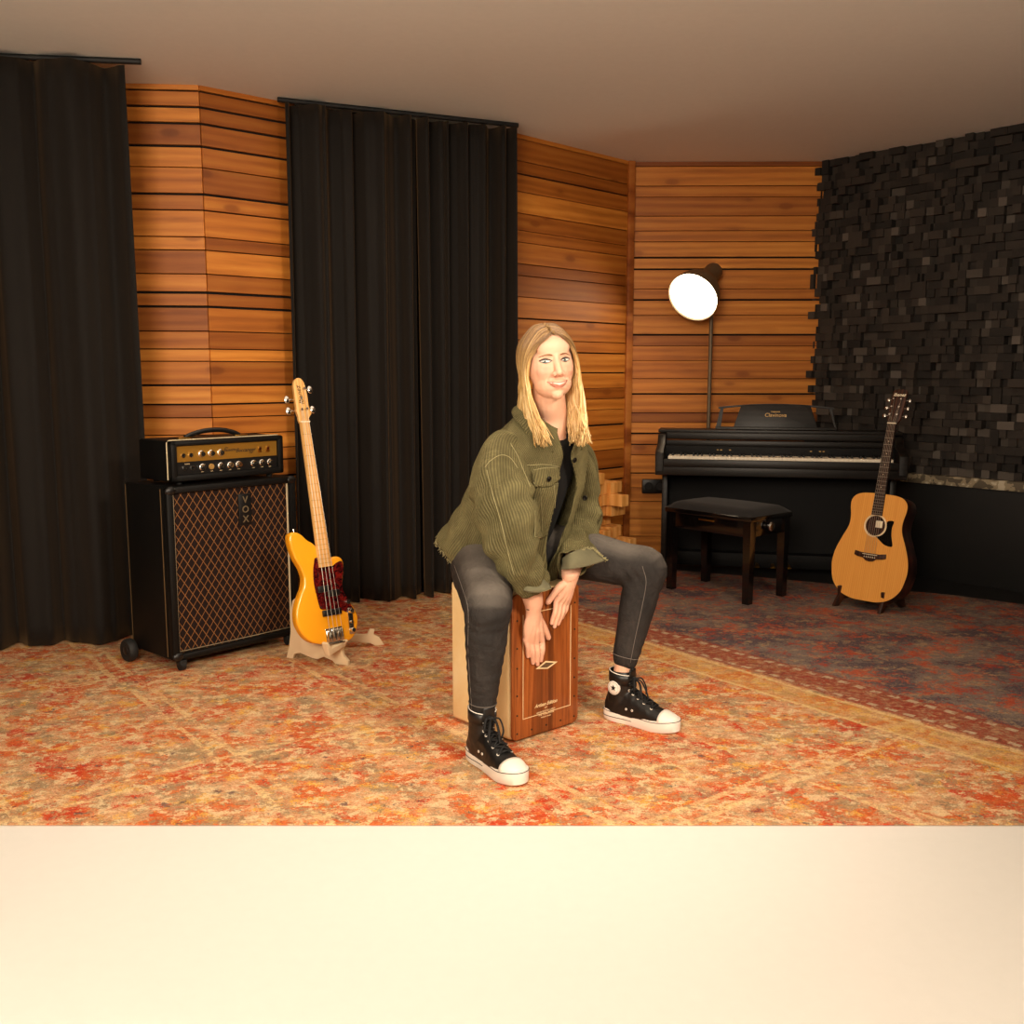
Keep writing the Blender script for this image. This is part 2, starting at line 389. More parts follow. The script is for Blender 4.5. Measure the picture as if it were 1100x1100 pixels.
M_mahog = wood('dark_mahogany', '#1d0a06', '#2e100a', '#3c170e', 'X', 2, 18, .3, False)
M_rosew = wood('rosewood', '#1d0f09', '#34190d', '#472412', 'X', 2, 30, .5, False)
M_string = plain('steel_strings', '#b9b0a0', .3, 1.)
M_ivory = plain('ivory_plastic', '#efe2c6', .4, var=.03)
M_piano = wood('black_piano_laminate', '#110e0c', '#171310', '#1d1814', 'Z', .6, 20, .42, False)
M_pianod = plain('black_piano_panel', '#0a0909', .6, spec=.2)
M_white = plain('white_key_plastic', '#f3e6cf', .3, var=.02)
M_gloss = plain('glossy_black_lacquer', '#0a0707', .15, Coat_Weight=.5)
M_velvet = plain('black_velour', '#0c0909', .9, var=.3, Sheen_Weight=.05)
M_brass = plain('brass', '#b98a3c', .3, 1.)
M_blockw = wood('pine_blocks', '#cf8c42', '#dd9e54', '#e8b06a', 'X', 3, 16, .55, False, 'tone')
M_lampg = plain('warm_grey_lamp_metal', '#6d5d48', .5, .3)
def _emit():
    g = G('lit_lamp_diffuser'); e = hexc('#ffe6c0'); return g.out('#ffffff', .5, 0, None, .5, Emission_Color=e, Emission_Strength=14.0)
M_emit = _emit()
M_shadein = plain('white_enamel', '#f6efe2', .4, var=.02)
M_letter = plain('gold_lettering', '#b08a4e', .4, .3)
M_badge = plain('dull_badge_metal', '#7a6a50', .5, .4)
M_letterd = plain('dark_brown_lettering', '#2b1a0a', .6)
M_letterw = plain('cream_inlay', '#e2c79a', .5, var=.05)
def _cajonface():
    g = G('striped_rosewood_face'); v = g.tc(); x, y, z = g.xyz(v)[:3]
    m = g.map(v, (14, 14, .8)); n1 = g.noise(m, 2.2, 6, .65, .8)
    cz = g.math('ABSOLUTE', x)
    # cathedral figure on the flanks, straight dark stripes in the middle
    p = g.math('ADD', g.math('MULTIPLY', cz, 34), g.math('MULTIPLY', g.math('POWER', g.math('SUBTRACT', z, .1), 2), 9)); p = g.math('ADD', p, g.math('MULTIPLY', n1, 3.6))
    s = g.math('FRACT', p); tri = g.math('ABSOLUTE', g.math('SUBTRACT', s, .5))
    c = g.ramp(tri, [(0., '#6a3312'), (.2, '#8c4a20'), (.5, '#9f5b2c')])
    st = g.noise(g.map(v, (55, 1, .5)), 1.2, 3, .6); cen = g.ramp(cz, [(.030, 1.), (.062, 0.)])
    dk = g.math('MULTIPLY', g.ramp(st, [(.40, 0.), (.52, 1.)]), cen); c = g.mix(g.math('MULTIPLY', dk, .92), c, '#35190c')
    c = g.mix(.3, c, g.ramp(n1, [(.3, '#6a2e0d'), (.7, '#b8642a')]))
    return g.out(c, .35, 0, None, .4)
M_cface = _cajonface()
M_birch = wood('birch_veneer', '#ebc88e', '#f2d5a0', '#f7e0b4', 'X', 6, 2, .45, False, rings=.2)
M_hole = plain('black_screw', '#080605', .5)
# person
def _skin():
    g = G('skin'); v = g.tc(); n = g.noise(v, 25, 4); n2 = g.noise(v, 300, 2)
    c = g.mix(n, '#dfa98c', '#eabb9f'); bl = g.attr('blush'); c = g.mix(g.math('MULTIPLY', bl, .55), c, '#d58872')
    return g.out(c, .5, 0, g.bump(n2, .06, .001), .4, Subsurface_Weight=.12, Subsurface_Radius=(.02, .008, .004))
M_skin = _skin()
def _cord():
    g = G('olive_corduroy'); v = g.tc(); w_ = g.attr('wale', 'Fac'); n = g.noise(v, 14, 4, .6); n2 = g.noise(v, 220, 2)
    s = g.math('SINE', g.math('MULTIPLY', w_, 2 * PI / .0078)); s = g.math('MULTIPLY_ADD', s, .5, .5)
    c = g.ramp(n, [(.3, '#575032'), (.5, '#686040'), (.7, '#7d744e')]); c = g.mix(g.math('MULTIPLY', g.math('SUBTRACT', 1., s), .62), c, '#37321f')
    return g.out(c, .85, 0, g.bump(g.math('ADD', g.math('ADD', s, g.math('MULTIPLY', n2, .4)), g.math('MULTIPLY', g.noise(g.map(v, (1, 1, .6)), 17, 3, .55, .8), 9.)), .75, .0028), .2, Sheen_Weight=.25, Sheen_Tint=hexc('#c8bd84'))
M_cord = _cord()
M_cordin = plain('jacket_lining', '#68634a', .9, var=.2)
M_thread = plain('pale_thread', '#968c64', .9)
def _denim():
    g = G('washed_black_denim'); v = g.tc(); n = g.noise(g.map(v, (1, 1, .5)), 12, 5, .65); tw = g.noise(v, 420, 2, .6); f = g.attr('fade', 'Fac')
    c = g.ramp(n, [(.3, '#292625'), (.55, '#363230'), (.75, '#48423e')]); c = g.mix(g.math('MULTIPLY', f, .62), c, g.mix(n, '#7d746b', '#a0968b'))
    return g.out(g.mix(.3, c, g.mix(tw, (.02, .02, .02), (.2, .19, .18)), 'OVERLAY'), .85, 0, g.bump(g.math('ADD', tw, g.math('MULTIPLY', g.noise(v, 28, 3, .55, 1.), 6.)), .5, .002), .2)
M_denim = _denim()
M_seam = plain('grey_denim_seam', '#6e665f', .9)
M_tee = plain('black_jersey', '#0b0a0a', .9)
def _hair():
    g = G('blonde_hair'); r = g.xyz(g.attr('tone')); n = g.noise(g.map(g.tc(), (60, 60, 3)), 4, 4)
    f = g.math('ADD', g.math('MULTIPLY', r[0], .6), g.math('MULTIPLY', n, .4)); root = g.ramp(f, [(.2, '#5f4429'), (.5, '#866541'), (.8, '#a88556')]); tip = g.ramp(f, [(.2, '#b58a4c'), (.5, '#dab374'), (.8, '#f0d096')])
    return g.out(g.mix(r[1], root, tip), .38, 0, None, .6)
M_hair = _hair()
M_leather = plain('black_shoe_leather', '#12100f', .42, var=.2, bump=.05)
M_sole = plain('white_rubber', '#efe6da', .55, var=.05)
M_eyelet = plain('pale_eyelet_metal', '#e6dfd2', .35, .2)
M_lace = plain('black_lace', '#090808', .8)
M_lip = plain('pink_lip', '#d98f7c', .4)
M_teeth = plain('teeth', '#fff4e6', .25, var=.02)
M_mouth = plain('mouth_inside', '#3a1210', .7)
M_sclera = plain('eye_white', '#dcd2c8', .2, var=.02)
M_iris = plain('grey_blue_iris', '#4d5854', .2)
M_pupil = plain('pupil', '#050505', .1)
M_lash = plain('dark_lashes', '#3a2013', .7)
M_brow = plain('light_brown_brow', '#8a6040', .8)
M_nail = plain('fingernail', '#e2aa94', .3)
# ------------------------------------------------------------ the room
CEIL = 2.46
def planks(name, p0, p1, rows, mat, seams=(), thick=.018, side=1, seed=1):
    """horizontal boards on a run of wall from p0 to p1; rows = [(z0, z1)]"""
    rnd = random.Random(seed); p0 = V((p0[0], p0[1], 0)); p1 = V((p1[0], p1[1], 0)); L = (p1 - p0).length; u = (p1 - p0) / L; n = V((u.y, -u.x, 0)) * side
    mb = MB(); M = basis(u, n, V((0, 0, 1)), p0)
    for (z0, z1) in rows:
        xs = [0.] + sorted([s * L + rnd.uniform(-.02, .02) for s in seams]) + [L] if seams else [0., L]
        for a, b in zip(xs[:-1], xs[1:]):
            mb.cur = (rnd.random(), rnd.random(), rnd.random()); d = rnd.uniform(0, .004)
            mb.box((a + .0006, 0, z0), (b - .0006, thick + d, z1), .0012, M, 1)
    return struct(mb.build(name, mat, None, True, 30, attr='tone'))
def backing(name, p0, p1, mat, z1=CEIL, thick=.06, side=1):
    p0 = V((p0[0], p0[1], 0)); p1 = V((p1[0], p1[1], 0)); L = (p1 - p0).length; u = (p1 - p0) / L; n = V((u.y, -u.x, 0)) * side
    mb = MB(); mb.box((-.0, -thick, 0), (L, 0, z1), 0, basis(u, n, V((0, 0, 1)), p0)); return struct(mb.build(name, mat, None, False))
def rand_rows(z0, z1, seed):
    rnd = random.Random(seed); rows = []; z = z0
    while z < z1:
        h = rnd.choice([.06, .062, .085, .088, .11, .112]); gap = rnd.choice([.003, .004, .004, .008, .011]); rows.append((z, min(z + h, z1))); z += h + gap
    return rows
A = (-1.42, 4.76); B = (-1.06, 5.08); Cc = (-.06, 5.60); D = (.735, 6.43); Ee = (2.02, 6.41); BW0 = (1.945, 6.43)
ly = [238 - 15, 252, 266.4, 292.5, 312.9, 328.3, 355.1, 374.6, 388, 414.1, 435.1, 449.6, 468.5, 486, 499.5]
lz = [at(147, y, 4.66).z for y in ly]; gaps = {312.9: .012, 328.3: .011, 414.1: .010, 435.1: .008}
rows_l = []
for i in range(len(ly) - 1):
    g1 = gaps.get(ly[i + 1], .0045); g0 = gaps.get(ly[i], .0045); rows_l.append((lz[i + 1] + g1 / 2, lz[i] - g0 / 2))
rows_l += rand_rows(lz[0] + .004, CEIL, 3) + rand_rows(.02, lz[-1] - .005, 4)
planks('wall_left', (-3.25, 4.60), (A[0] + .0085, A[1] + .0008), rows_l, M_plank, (.45,), seed=11)
planks('wall_back', A, B, rows_l, M_plank, (), seed=12)
backing('wall_left_backing', (-3.25, 4.60), A, M_gap); backing('wall_back_backing', A, B, M_gap)
backing('wall_middle_backing', B, Cc, M_gap)
rows_c = rand_rows(.02, CEIL, 21)
planks('wall_middle', Cc, D, rows_c, M_plank, (), seed=14); backing('wall_center_backing', Cc, D, M_gap)
planks('wall_center', D, Ee, rand_rows(.02, CEIL, 30), M_plank, (), seed=15); backing('wall_right_backing', D, Ee, M_gap)
mb = MB(); mb.box((-.022, -.022, 0), (.022, .022, CEIL), .004, Matrix.Translation((.728, 6.39, 0)) @ Matrix.Rotation(math.radians(22), 4, 'Z')); struct(mb.build('trim_corner', M_post))
# charcoal block wall that comes forward at the right
bd = V((.64, -.77, 0)).normalized(); bn = V((-bd.y * -1, 0, 0)); bn = V((bd.y, -bd.x, 0))
P0 = V((BW0[0], BW0[1], 0)); BL = 3.0; rnd = random.Random(5); mb = MB(); M = basis(bd, bn, V((0, 0, 1)), P0); s = .0455
z = .60
while z < CEIL:
    x = -.03 + rnd.uniform(-.02, .0)
    while x < BL:
        w_ = s * rnd.choice([1, 1, 1, 1, 2]) if x > 0.05 else s; mb.cur = (rnd.random(), rnd.random(), 0); dpt = rnd.choice([.03, .045, .06, .06, .075, .09]) + rnd.uniform(0, .008)
        hh = s * (2 if rnd.random() < .06 else 1)
        mb.box((x, -.01, z), (x + w_ - .0012, dpt, min(CEIL, z + hh) - .0012), 0, M); x += w_
    z += s
struct(mb.build('wall_right', M_blocks, None, False, attr='tone'))
mb = MB(); mb.box((-.0, -.12, .0), (BL, -.01, CEIL), 0, M); struct(mb.build('wall_right_frame', M_gap, None, False))
mb = MB(); mb.box((.02, 0, .545), (BL, .10, .598), .004, M); struct(mb.build('trim_ledge', M_stone))
mb = MB(); mb.box((.02, 0, .0), (BL, .085, .545), .002, M); struct(mb.build('trim_plinth', M_blackp))
PE = P0 + bd * BL
def slab(name, lo, hi, mat): mb = MB(); mb.box(lo, hi); return struct(mb.build(name, mat, None, False))
slab('wall_far_left', (-3.31, -1.6, 0), (-3.25, 4.66, CEIL), M_dark)
slab('wall_far_right', (PE.x, -1.6, 0), (PE.x + .06, PE.y + .05, CEIL), M_dark)
slab('wall_front', (-3.31, -1.66, 0), (PE.x + .06, -1.6, CEIL), M_dark)
slab('ceiling', (-3.4, -1.7, CEIL), (PE.x + .2, 7.0, CEIL + .06), M_ceil)
slab('floor', (-3.4, -1.7, -.06), (PE.x + .2, 7.0, 0), M_floor)
slab('floor_back', (-3.2, 4.0, 0), (PE.x, 6.6, .0015), M_blackp)
# rug
poly = [(-3.2, 2.50), (3.6, 2.50), (3.72, 4.1), (2.37, 5.23), (1.5, 5.68), (.72, 6.05), (-.1, 5.5), (-1.2, 4.95), (-1.45, 4.7), (-3.2, 4.58)]
RUGZ = .006
mb = MB(); mb.prism(poly, 0.0018, RUGZ, bev=.002); rug = mb.build('rug', M_rug)
tag(rug, 'large distressed oriental rug in orange, gold and purple grey covering the floor', 'rug')
# curtains
def curtain(name, label, path, ztop, zbot, waves, seed, group=None):
    rnd = random.Random(seed); P = catmull([(p[0], p[1], 0) for p in path], 8); n = 260; rows = 26
    cum = [0.]
    for a, b in zip(P[:-1], P[1:]): cum.append(cum[-1] + (b - a).length)
    L = cum[-1]; ph = [rnd.uniform(0, 6.28) for _ in range(8)]
    def pt(s):
        for i in range(len(P) - 1):
            if cum[i + 1] >= s: t = (s - cum[i]) / max(1e-9, cum[i + 1] - cum[i]); return P[i].lerp(P[i + 1], t), (P[i + 1] - P[i]).normalized()
        return P[-1], (P[-1] - P[-2]).normalized()
    vs = []; fs = []
    for j in range(rows + 1):
        tz = j / rows; z = ztop + (zbot - ztop) * tz
        for i in range(n + 1):
            s = L * i / n; q, t = pt(s); nn = V((t.y, -t.x, 0)); k = s / L
            f = math.sin(2 * PI * waves * k + ph[0] + .9 * math.sin(2 * PI * 2.3 * k + ph[1])); f = math.copysign(abs(f) ** .7, f)
            f2 = math.sin(2 * PI * waves * 2.3 * k + ph[2] + tz * .8) * .3 + math.sin(2 * PI * waves * .45 * k + ph[3]) * .45
            sway = math.sin(ph[4] + 5 * k + tz * 2.2) * .25 * tz
            amp = .034 * (1 + .25 * tz)
            q2 = q + nn * (amp * (f + f2 + sway)) + t * (.012 * math.sin(2 * PI * waves * k + ph[5] + tz))
            vs.append((q2.x, q2.y, z))
    for j in range(rows):
        for i in range(n):
            a = j * (n + 1) + i; fs.append([a, a + 1, a + n + 2, a + n + 1])
    mb = MB(); mb.add(vs, fs); o = mb.build(name, M_curtain, None, True, 180); sm = o.modifiers.new('thick', 'SOLIDIFY'); sm.thickness = .004
    return tag(o, label, 'curtain', group)
curtain('curtain', 'black floor-length curtain at the left edge, behind the amplifier stack', [(-3.1, 4.12), (-2.3, 4.18), (-1.60, 4.355)], CEIL - .03, .012, 7, 3)
curtain('curtain', 'black floor-length curtain behind the yellow bass guitar', [(-1.08, 4.93), (-.8, 5.06), (-.46, 5.21)], CEIL - .03, .012, 4.5, 8)
curtain('curtain', 'black floor-length curtain directly behind the seated woman', [(-.475, 5.225), (-.25, 5.33), (.012, 5.42)], CEIL - .03, .012, 5, 15)
def rail(p0, p1): mb = MB(); mb.cyl(V((*p0, CEIL - .012)), V((*p1, CEIL - .012)), .012); return mb.build('curtain_rail', M_blackp)
tag(rail((-3.1, 4.15), (-1.53, 4.36)), 'black ceiling rail above the curtain at the left edge', 'curtain rail')
tag(rail((-1.1, 4.94), (.03, 5.44)), 'black ceiling rail above the curtains behind the seated woman', 'curtain rail')
# socket box on the wall left of the piano
t = thing('wall_socket', 'black double wall socket box on the wood wall beside the piano', 'socket', (.90, 6.40, .46))
p = at(702, 522, 6.40); t.location = (p.x, 6.406, p.z); MW[t] = Matrix.Translation(t.location)
mb = MB(); mb.box((-.075, -.035, -.045), (.075, .0, .045), .005); mb.build('box', M_bpla, t)
for x in (-.035, .035):
    mb = MB(); mb.lathe([(.0, .036), (.022, .036), (.024, .039), (.026, .036), (.026, .03)], 20, Matrix.Translation((x, 0, 0)) @ Matrix.Rotation(PI / 2, 4, 'X')); mb.build('socket', M_rubber, t)
# ------------------------------------------------------------ amplifier stack
ZF = RUGZ + .0005
a0 = fl(193, 725); a1 = fl(320, 694); uv_ = (a1 - a0).normalized(); rz = math.atan2(uv_.y, uv_.x)
CABW, CABD, CABH, CABB = .60, .33, .735, .05
t = thing('speaker_cabinet', 'large black speaker cabinet with diamond grille standing on wheels', 'speaker cabinet', (a0.x - .015, a0.y - .01, ZF), rz)
CABT = t
mb = MB(); b = .03
mb.box((0, .026, CABB), (CABW, CABD, CABH), .008)
for lo, hi in (((0, 0, CABB), (b, .03, CABH)), ((CABW - b, 0, CABB), (CABW, .03, CABH)), ((0, 0, CABB), (CABW, .034, CABB + .022)), ((0, 0, CABH - .026), (CABW, .03, CABH))): mb.box(lo, hi, .006)
mb.build('cabinet_body', M_tolex, t)
mb = MB(); mb.box((b, .020, CABB + .022), (CABW - b, .0265, CABH - .026)); mb.build('grille', M_grille, t)['label'] = 'brown diamond pattern grille cloth'
mb = MB(); x0, x1, z0, z1 = b + .004, CABW - b - .004, CABB + .028, CABH - .03
mb.tube([(x0, .018, z1), (x0, .018, z0), (x1, .018, z0), (x1, .018, z1)], .0042, 8); mb.build('piping', M_cream, t)['label'] = 'cream piping around the grille'
for y in (.045,):
    mb = MB(); mb.tube([(-.001, y, CABB + .01), (-.001, y, CABH - .008)], .0018, 6); mb.build('edge_piping', M_goldpip, t)
mb = MB(); mb.tube([(-.001, CABD - .012, CABB + .01), (-.001, CABD - .012, CABH - .008)], .0012, 6); mb.build('edge_piping', M_goldpip, t)
pl = MB(); pl.box((.325, .012, CABH - .185), (.385, .021, CABH - .055), .003); plate = pl.build('badge', M_bpla, t); plate['label'] = 'black name plate with three stacked letters'
for i, ch in enumerate('VOX'):
    text(ch, .040, .001, basis(V((1, 0, 0)), V((0, 0, 1)), V((0, -1, 0)), (.355, .0108, CABH - .08 - i * .040)), 'letter', M_badge, plate, bold=.0003)
for x in (.02, CABW - .02):
    for z in (CABB + .014, CABH - .014):
        mb = MB(); mb.ell((x, .006, z), (.024, .012, .018), None, 14, 8); mb.build('corner_protector', M_bpla, t)
for x in (-.03, CABW + .03):   # rear trolley wheels
    mb = MB(); mb.lathe([(.018, -.016), (.042, -.018), (.047, -.010), (.048, 0), (.047, .010), (.042, .018), (.018, .016)], 28, Matrix.Translation((x, CABD - .03, .048)) @ Matrix.Rotation(PI / 2, 4, 'Y')); wh = mb.build('wheel', M_rubber, t)
    mb = MB(); mb.lathe([(.004, -.021), (.018, -.018), (.02, 0), (.018, .018), (.004, .021)], 20, Matrix.Translation((x, CABD - .03, .048)) @ Matrix.Rotation(PI / 2, 4, 'Y')); mb.build('hub', M_bpla, wh)
mb = MB(); mb.cyl((-.03, CABD - .03, .048), (CABW + .03, CABD - .03, .048), .008); mb.box((.02, .02, .04), (CABW - .02, CABD - .01, CABB + .002), .003); mb.build('trolley_frame', M_bpla, t)
for x in (.045, CABW - .045):
    mb = MB(); mb.box((x - .016, .008, .022), (x + .016, .042, .045), .004); mb.cyl((x - .010, .026, .0215), (x + .010, .026, .0215), .021, n=20); mb.build('caster', M_rubber, t)
# amplifier head
HW, HD, HH = .520, .25, .172
hM = MW[CABT] @ Matrix.Translation((.040, .022, CABH + .0035))
h = thing('amplifier_head', 'black amplifier head with gold control panel on top of the speaker cabinet', 'amplifier', hM.translation, rz)
mb = MB(); mb.prism([(-.0, .012), (HD, .012), (HD, HH), (.014, HH), (0, HH - .016)][::1], 0, HW, basis(V((0, 1, 0)), V((0, 0, 1)), V((1, 0, 0)))); 
mb = MB(); f = .028
mb.box((0, .018, .012), (HW, HD, HH), .008)
for lo, hi in (((0, 0, .012), (f, .03, HH)), ((HW - f, 0, .012), (HW, .03, HH)), ((0, 0, .012), (HW, .03, .012 + f * .95)), ((0, 0, HH - .022), (HW, .03, HH))): mb.box(lo, hi, .008)
mb.build('amplifier_body', M_tolex, h)
mb = MB(); mb.box((f, .0125, .088), (HW - f, .019, HH - .022)); mb.build('gold_panel', M_gold, h)['label'] = 'gold upper control panel'
mb = MB(); mb.box((f, .0135, .038), (HW - f, .019, .088)); mb.build('black_panel', M_bpla, h)['label'] = 'black lower control panel'
mb = MB(); mb.tube([(-.001, .03, .02), (-.001, .03, HH - .008), (.008, .03, HH + .001), (HW - .008, .03, HH + .001), (HW + .001, .03, HH - .008)], .0022, 6); mb.build('edge_piping', M_cream, h)
RY = Matrix.Rotation(PI / 2, 4, 'X')
def knob(x, z, r=.0125, m=None):
    T = Matrix.Translation((x, .013, z)) @ RY
    mb = MB(); mb.lathe([(r * 1.12, 0), (r * 1.12, .003), (r * .9, .005), (r * .8, .015), (r * .7, .017), (.0005, .017)], 20, T); k = mb.build('knob', m or M_chrome, h)
    mb = MB(); mb.box((x - .0008, -.0048, z), (x + .0008, -.004, z + r * .65)); mb.build('pointer', M_bpla, k)
def jack(x, z):
    mb = MB(); T = Matrix.Translation((x, .013, z)) @ RY
    mb.lathe([(.0045, .001), (.0045, .006), (.0085, .006), (.0095, .003), (.0095, 0)], 18, T); j = mb.build('jack_socket', M_chrome, h)
    mb = MB(); mb.lathe([(.0005, .004), (.0044, .004)], 12, T); mb.build('jack_hole', M_bpla, j)
sx = HW / 1075.; px0 = 12; X_ = lambda p: (p - px0) * sx
for p in (130, 197): jack(X_(p), .113)
for p in (295, 385, 472): knob(X_(p), .115)
for p in (140, 210): jack(X_(p), .062)
for p in (300, 472, 560, 643, 790, 875, 955): knob(X_(p), .062)
mb = MB(); mb.lathe([(.012, 0), (.012, .004), (.010, .007), (.0005, .007)], 20, Matrix.Translation((X_(383), .013, .062)) @ RY); mb.build('dial', M_letter, h)['label'] = 'dull gold dial'
for p in (855, 935):
    mb = MB(); mb.box((X_(p) - .008, .008, .105), (X_(p) + .008, .013, .130), .002); sw = mb.build('rocker_switch', M_brass, h); mb = MB(); mb.box((X_(p) - .004, .005, .116), (X_(p) + .004, .009, .126), .001); mb.build('switch_lamp', M_shell, sw)
Hx = lambda x, z: basis(V((1, 0, 0)), V((0, 0, 1)), V((0, -1, 0)), (x, .0118, z))
text('The', .010, .0003, Hx(X_(530), .1335), 'lettering', M_letterd, h, .3)
text('Bassette', .017, .0003, Hx(X_(562), .124), 'lettering', M_letterd, h, .3, bold=.0002)
text('Buccaneer', .022, .0003, Hx(X_(715), .1195), 'lettering', M_letterd, h, .4, bold=.0003)
text('100', .012, .0003, Hx(X_(765), .1075), 'lettering', M_letterd, h, .2)
text('NORMAL', .0055, .0003, Hx(X_(165), .079) @ Matrix.Translation((0, 0, -.001)), 'lettering', M_letterw, h)
for p in (300, 385, 472, 560, 643, 790, 875, 955): text('TONE' if p % 2 else 'GAIN', .0048, .0003, Hx(X_(p), .0435) @ Matrix.Translation((0, 0, -.001)), 'lettering', M_letterw, h)
mb = MB(); mb.tube(catmull([(.12, .10, HH + .004), (.15, .10, HH + .016), (.21, .10, HH + .028), (.28, .10, HH + .029), (.34, .10, HH + .017), (.37, .10, HH + .004)], 6), .007, 10, flat=1.4); hd = mb.build('handle', M_bpla, h)
for x in (.115, .375): mb = MB(); mb.box((x - .03, .088, HH - .001), (x + .03, .112, HH + .006), .003); mb.build('handle_bracket', M_brass, hd)
for x in (.05, HW - .05):
    for y in (.04, HD - .04): mb = MB(); mb.cyl((x, y, -.0002), (x, y, .013), .012, .014); mb.build('foot', M_rubber, h)

# ------------------------------------------------------------ yellow bass guitar (local x across, y along the strings, z out of the face; origin = bridge)
def affine(pts, o, exd, eyd):
    out = []; det = exd[0] * eyd[1] - exd[1] * eyd[0]
    for x, y in pts:
        dx, dy = x - o[0], y - o[1]; out.append(((dx * eyd[1] - dy * eyd[0]) / det, (exd[0] * dy - exd[1] * dx) / det))
    return out
zc = lambda p: (295 + p[0] / 6.875, 560 + p[1] / 6.875)
S = 262.; ex = (.80 * S, -.24 * S); ey = (-.145 * S, -1.0 * S); bo = (359, 681)
body = affine([zc(p) for p in [(300, 185), (255, 160), (215, 125), (180, 113), (148, 122), (136, 155), (146, 220), (176, 305), (215, 375), (236, 440), (233, 505), (213, 575), (196, 650), (192, 725), (203, 790), (240, 860), (290, 902), (350, 914), (440, 910), (520, 885), (570, 848), (597, 780), (603, 700), (590, 650), (560, 600), (520, 540), (497, 490), (495, 430), (500, 350), (497, 290), (480, 258), (450, 250), (415, 263), (395, 285)]], bo, ex, ey)
guard = affine([zc(p) for p in [(312, 280), (296, 330), (293, 400), (300, 480), (318, 560), (335, 630), (350, 660), (400, 655), (470, 650), (520, 662), (560, 668), (572, 655), (560, 625), (525, 560), (492, 500), (486, 430), (492, 350), (488, 300), (474, 282), (440, 305), (405, 330)]], bo, ex, ey)
lean = math.radians(13); yaw = math.radians(41)
nz_ = V((math.sin(yaw), -math.cos(yaw), 0)); xr = V((math.cos(yaw), math.sin(yaw), 0)); yv = V((0, 0, 1)) * math.cos(lean) - nz_ * math.sin(lean); zv = nz_ * math.cos(lean) + V((0, 0, 1)) * math.sin(lean)
bp = at(359, 681, 3.93)
BM = basis(xr, yv, zv, bp)
bt = thing('bass_guitar', 'amber yellow electric bass guitar with red tortoiseshell guard on plywood stand', 'bass guitar', (bp.x, bp.y, bp.z)); bt.matrix_world = BM; MW[bt] = BM
smooth_body = [(p.x, p.y) for p in closed_catmull([(*p, 0) for p in body], 4)]
mb = MB(); mb.prism(smooth_body, -.042, 0, bev=.009, seg=4); mb.build('body', M_yellow, bt, True, 50)
mb = MB(); mb.prism([(p.x, p.y) for p in closed_catmull([(*p, 0) for p in guard], 3)], .0006, .0032, bev=.0006, seg=1); mb.build('pickguard', M_shell, bt)['label'] = 'dark red tortoiseshell pickguard'
NB, NT = .272, .860   # neck end over the body, nut
wn = lambda y: lerp(.0285, .020, (y - NB) / (NT - NB))
mb = MB(); rings = []
for y in [NB - .0] + [lerp(NB, NT, i / 8) for i in range(1, 9)]:
    w2 = wn(y); d = .022; rings.append([V((w2 * math.cos(a), y, .003 - d * abs(math.sin(a)) ** .8)) for a in [PI * k / 12 for k in range(13)]] + [V((w2 * math.cos(a), y, .0115 + .001 * math.sin(a))) for a in [PI - PI * k / 6 for k in range(1, 6)]])
mb.loft(rings); mb.build('neck', M_maple, bt)
for i in range(1, 21):
    y = NT - (NT - (-.0)) * (1 - 2 ** (-i / 12)) * 1.0
    if y < NB + .008: break
    mb = MB(); mb.box((-wn(y), y - .001, .0115), (wn(y), y + .001, .0135)); mb.build('fret', M_brass, bt)
mb = MB(); mb.box((-.020, NT, .006), (.020, NT + .005, .0155), .001); mb.build('nut', M_ivory, bt)
hs = [(-.0205, NT), (.0205, NT), (.022, NT + .016), (.030, NT + .028), (.036, NT + .034), (.036, NT + .044), (.029, NT + .070), (.030, NT + .10), (.028, NT + .13), (.022, NT + .165), (.010, NT + .181), (-.006, NT + .183), (-.020, NT + .172), (-.027, NT + .150), (-.028, NT + .11), (-.029, NT + .06), (-.030, NT + .045), (-.024, NT + .025)]
mb = MB(); mb.prism([(p.x, p.y) for p in closed_catmull([(*p, 0) for p in hs], 2)], -.010, .006, bev=.002); mb.build('headstock', M_maple, bt)
text('Ibanez', .030, .0004, Matrix.Translation((-.004, NT + .112, .0065)) @ Matrix.Rotation(PI / 2 + .12, 4, 'Z'), 'lettering', M_letterd, bt, .3)
tun = [(-.012, .052, -1), (-.008, .098, -1), (.012, .055, 1), (.014, .138, 1)]
for x, y, sd in tun:
    mb = MB(); mb.cyl((x, NT + y, .005), (x, NT + y, .022), .0065, .005, 14); tu = mb.build('tuning_machine', M_chrome, bt)
    kx = sd * .055; mb = MB(); mb.cyl((x, NT + y, -.012), (kx * .8, NT + y, -.012), .003); mb.ell((kx, NT + y, -.012), (.013, .016, .004), None, 14, 8); mb.build('tuning_key', M_chrome, tu)
for i, (x, y, sd) in enumerate(tun):
    x0 = (-.0285 + .019 * i); xn = -.014 + .0093 * i
    mb = MB(); mb.tube([(x0, -.012, .017), (x0, .012, .018), (xn, NT + .003, .0168), (x, NT + y, .014)], .0006 + .0004 * (3 - i) / 3, 6); mb.build('string', M_string, bt)
mb = MB(); mb.box((-.038, -.040, .0005), (.038, .026, .004), .001); mb.box((-.038, -.040, .0005), (.038, -.034, .014), .001); br = mb.build('bridge', M_chrome, bt)
for i in range(4): mb = MB(); mb.box((-.0355 + .019 * i, -.028, .004), (-.0215 + .019 * i, .020, .0145), .003); mb.build('saddle', M_chrome, br)
mb = MB(); mb.box((-.042, .075, .0005), (.042, .100, .014), .003)
for i in range(8): mb.cyl((-.034 + .0097 * i, .0875, .013), (-.034 + .0097 * i, .0875, .0155), .003)
mb.build('bridge_pickup', M_bpla, bt)
mb = MB(); mb.box((-.050, .172, .003), (.002, .198, .014), .003); mb.box((-.006, .150, .003), (.046, .176, .014), .003); mb.build('neck_pickup', M_bpla, bt)
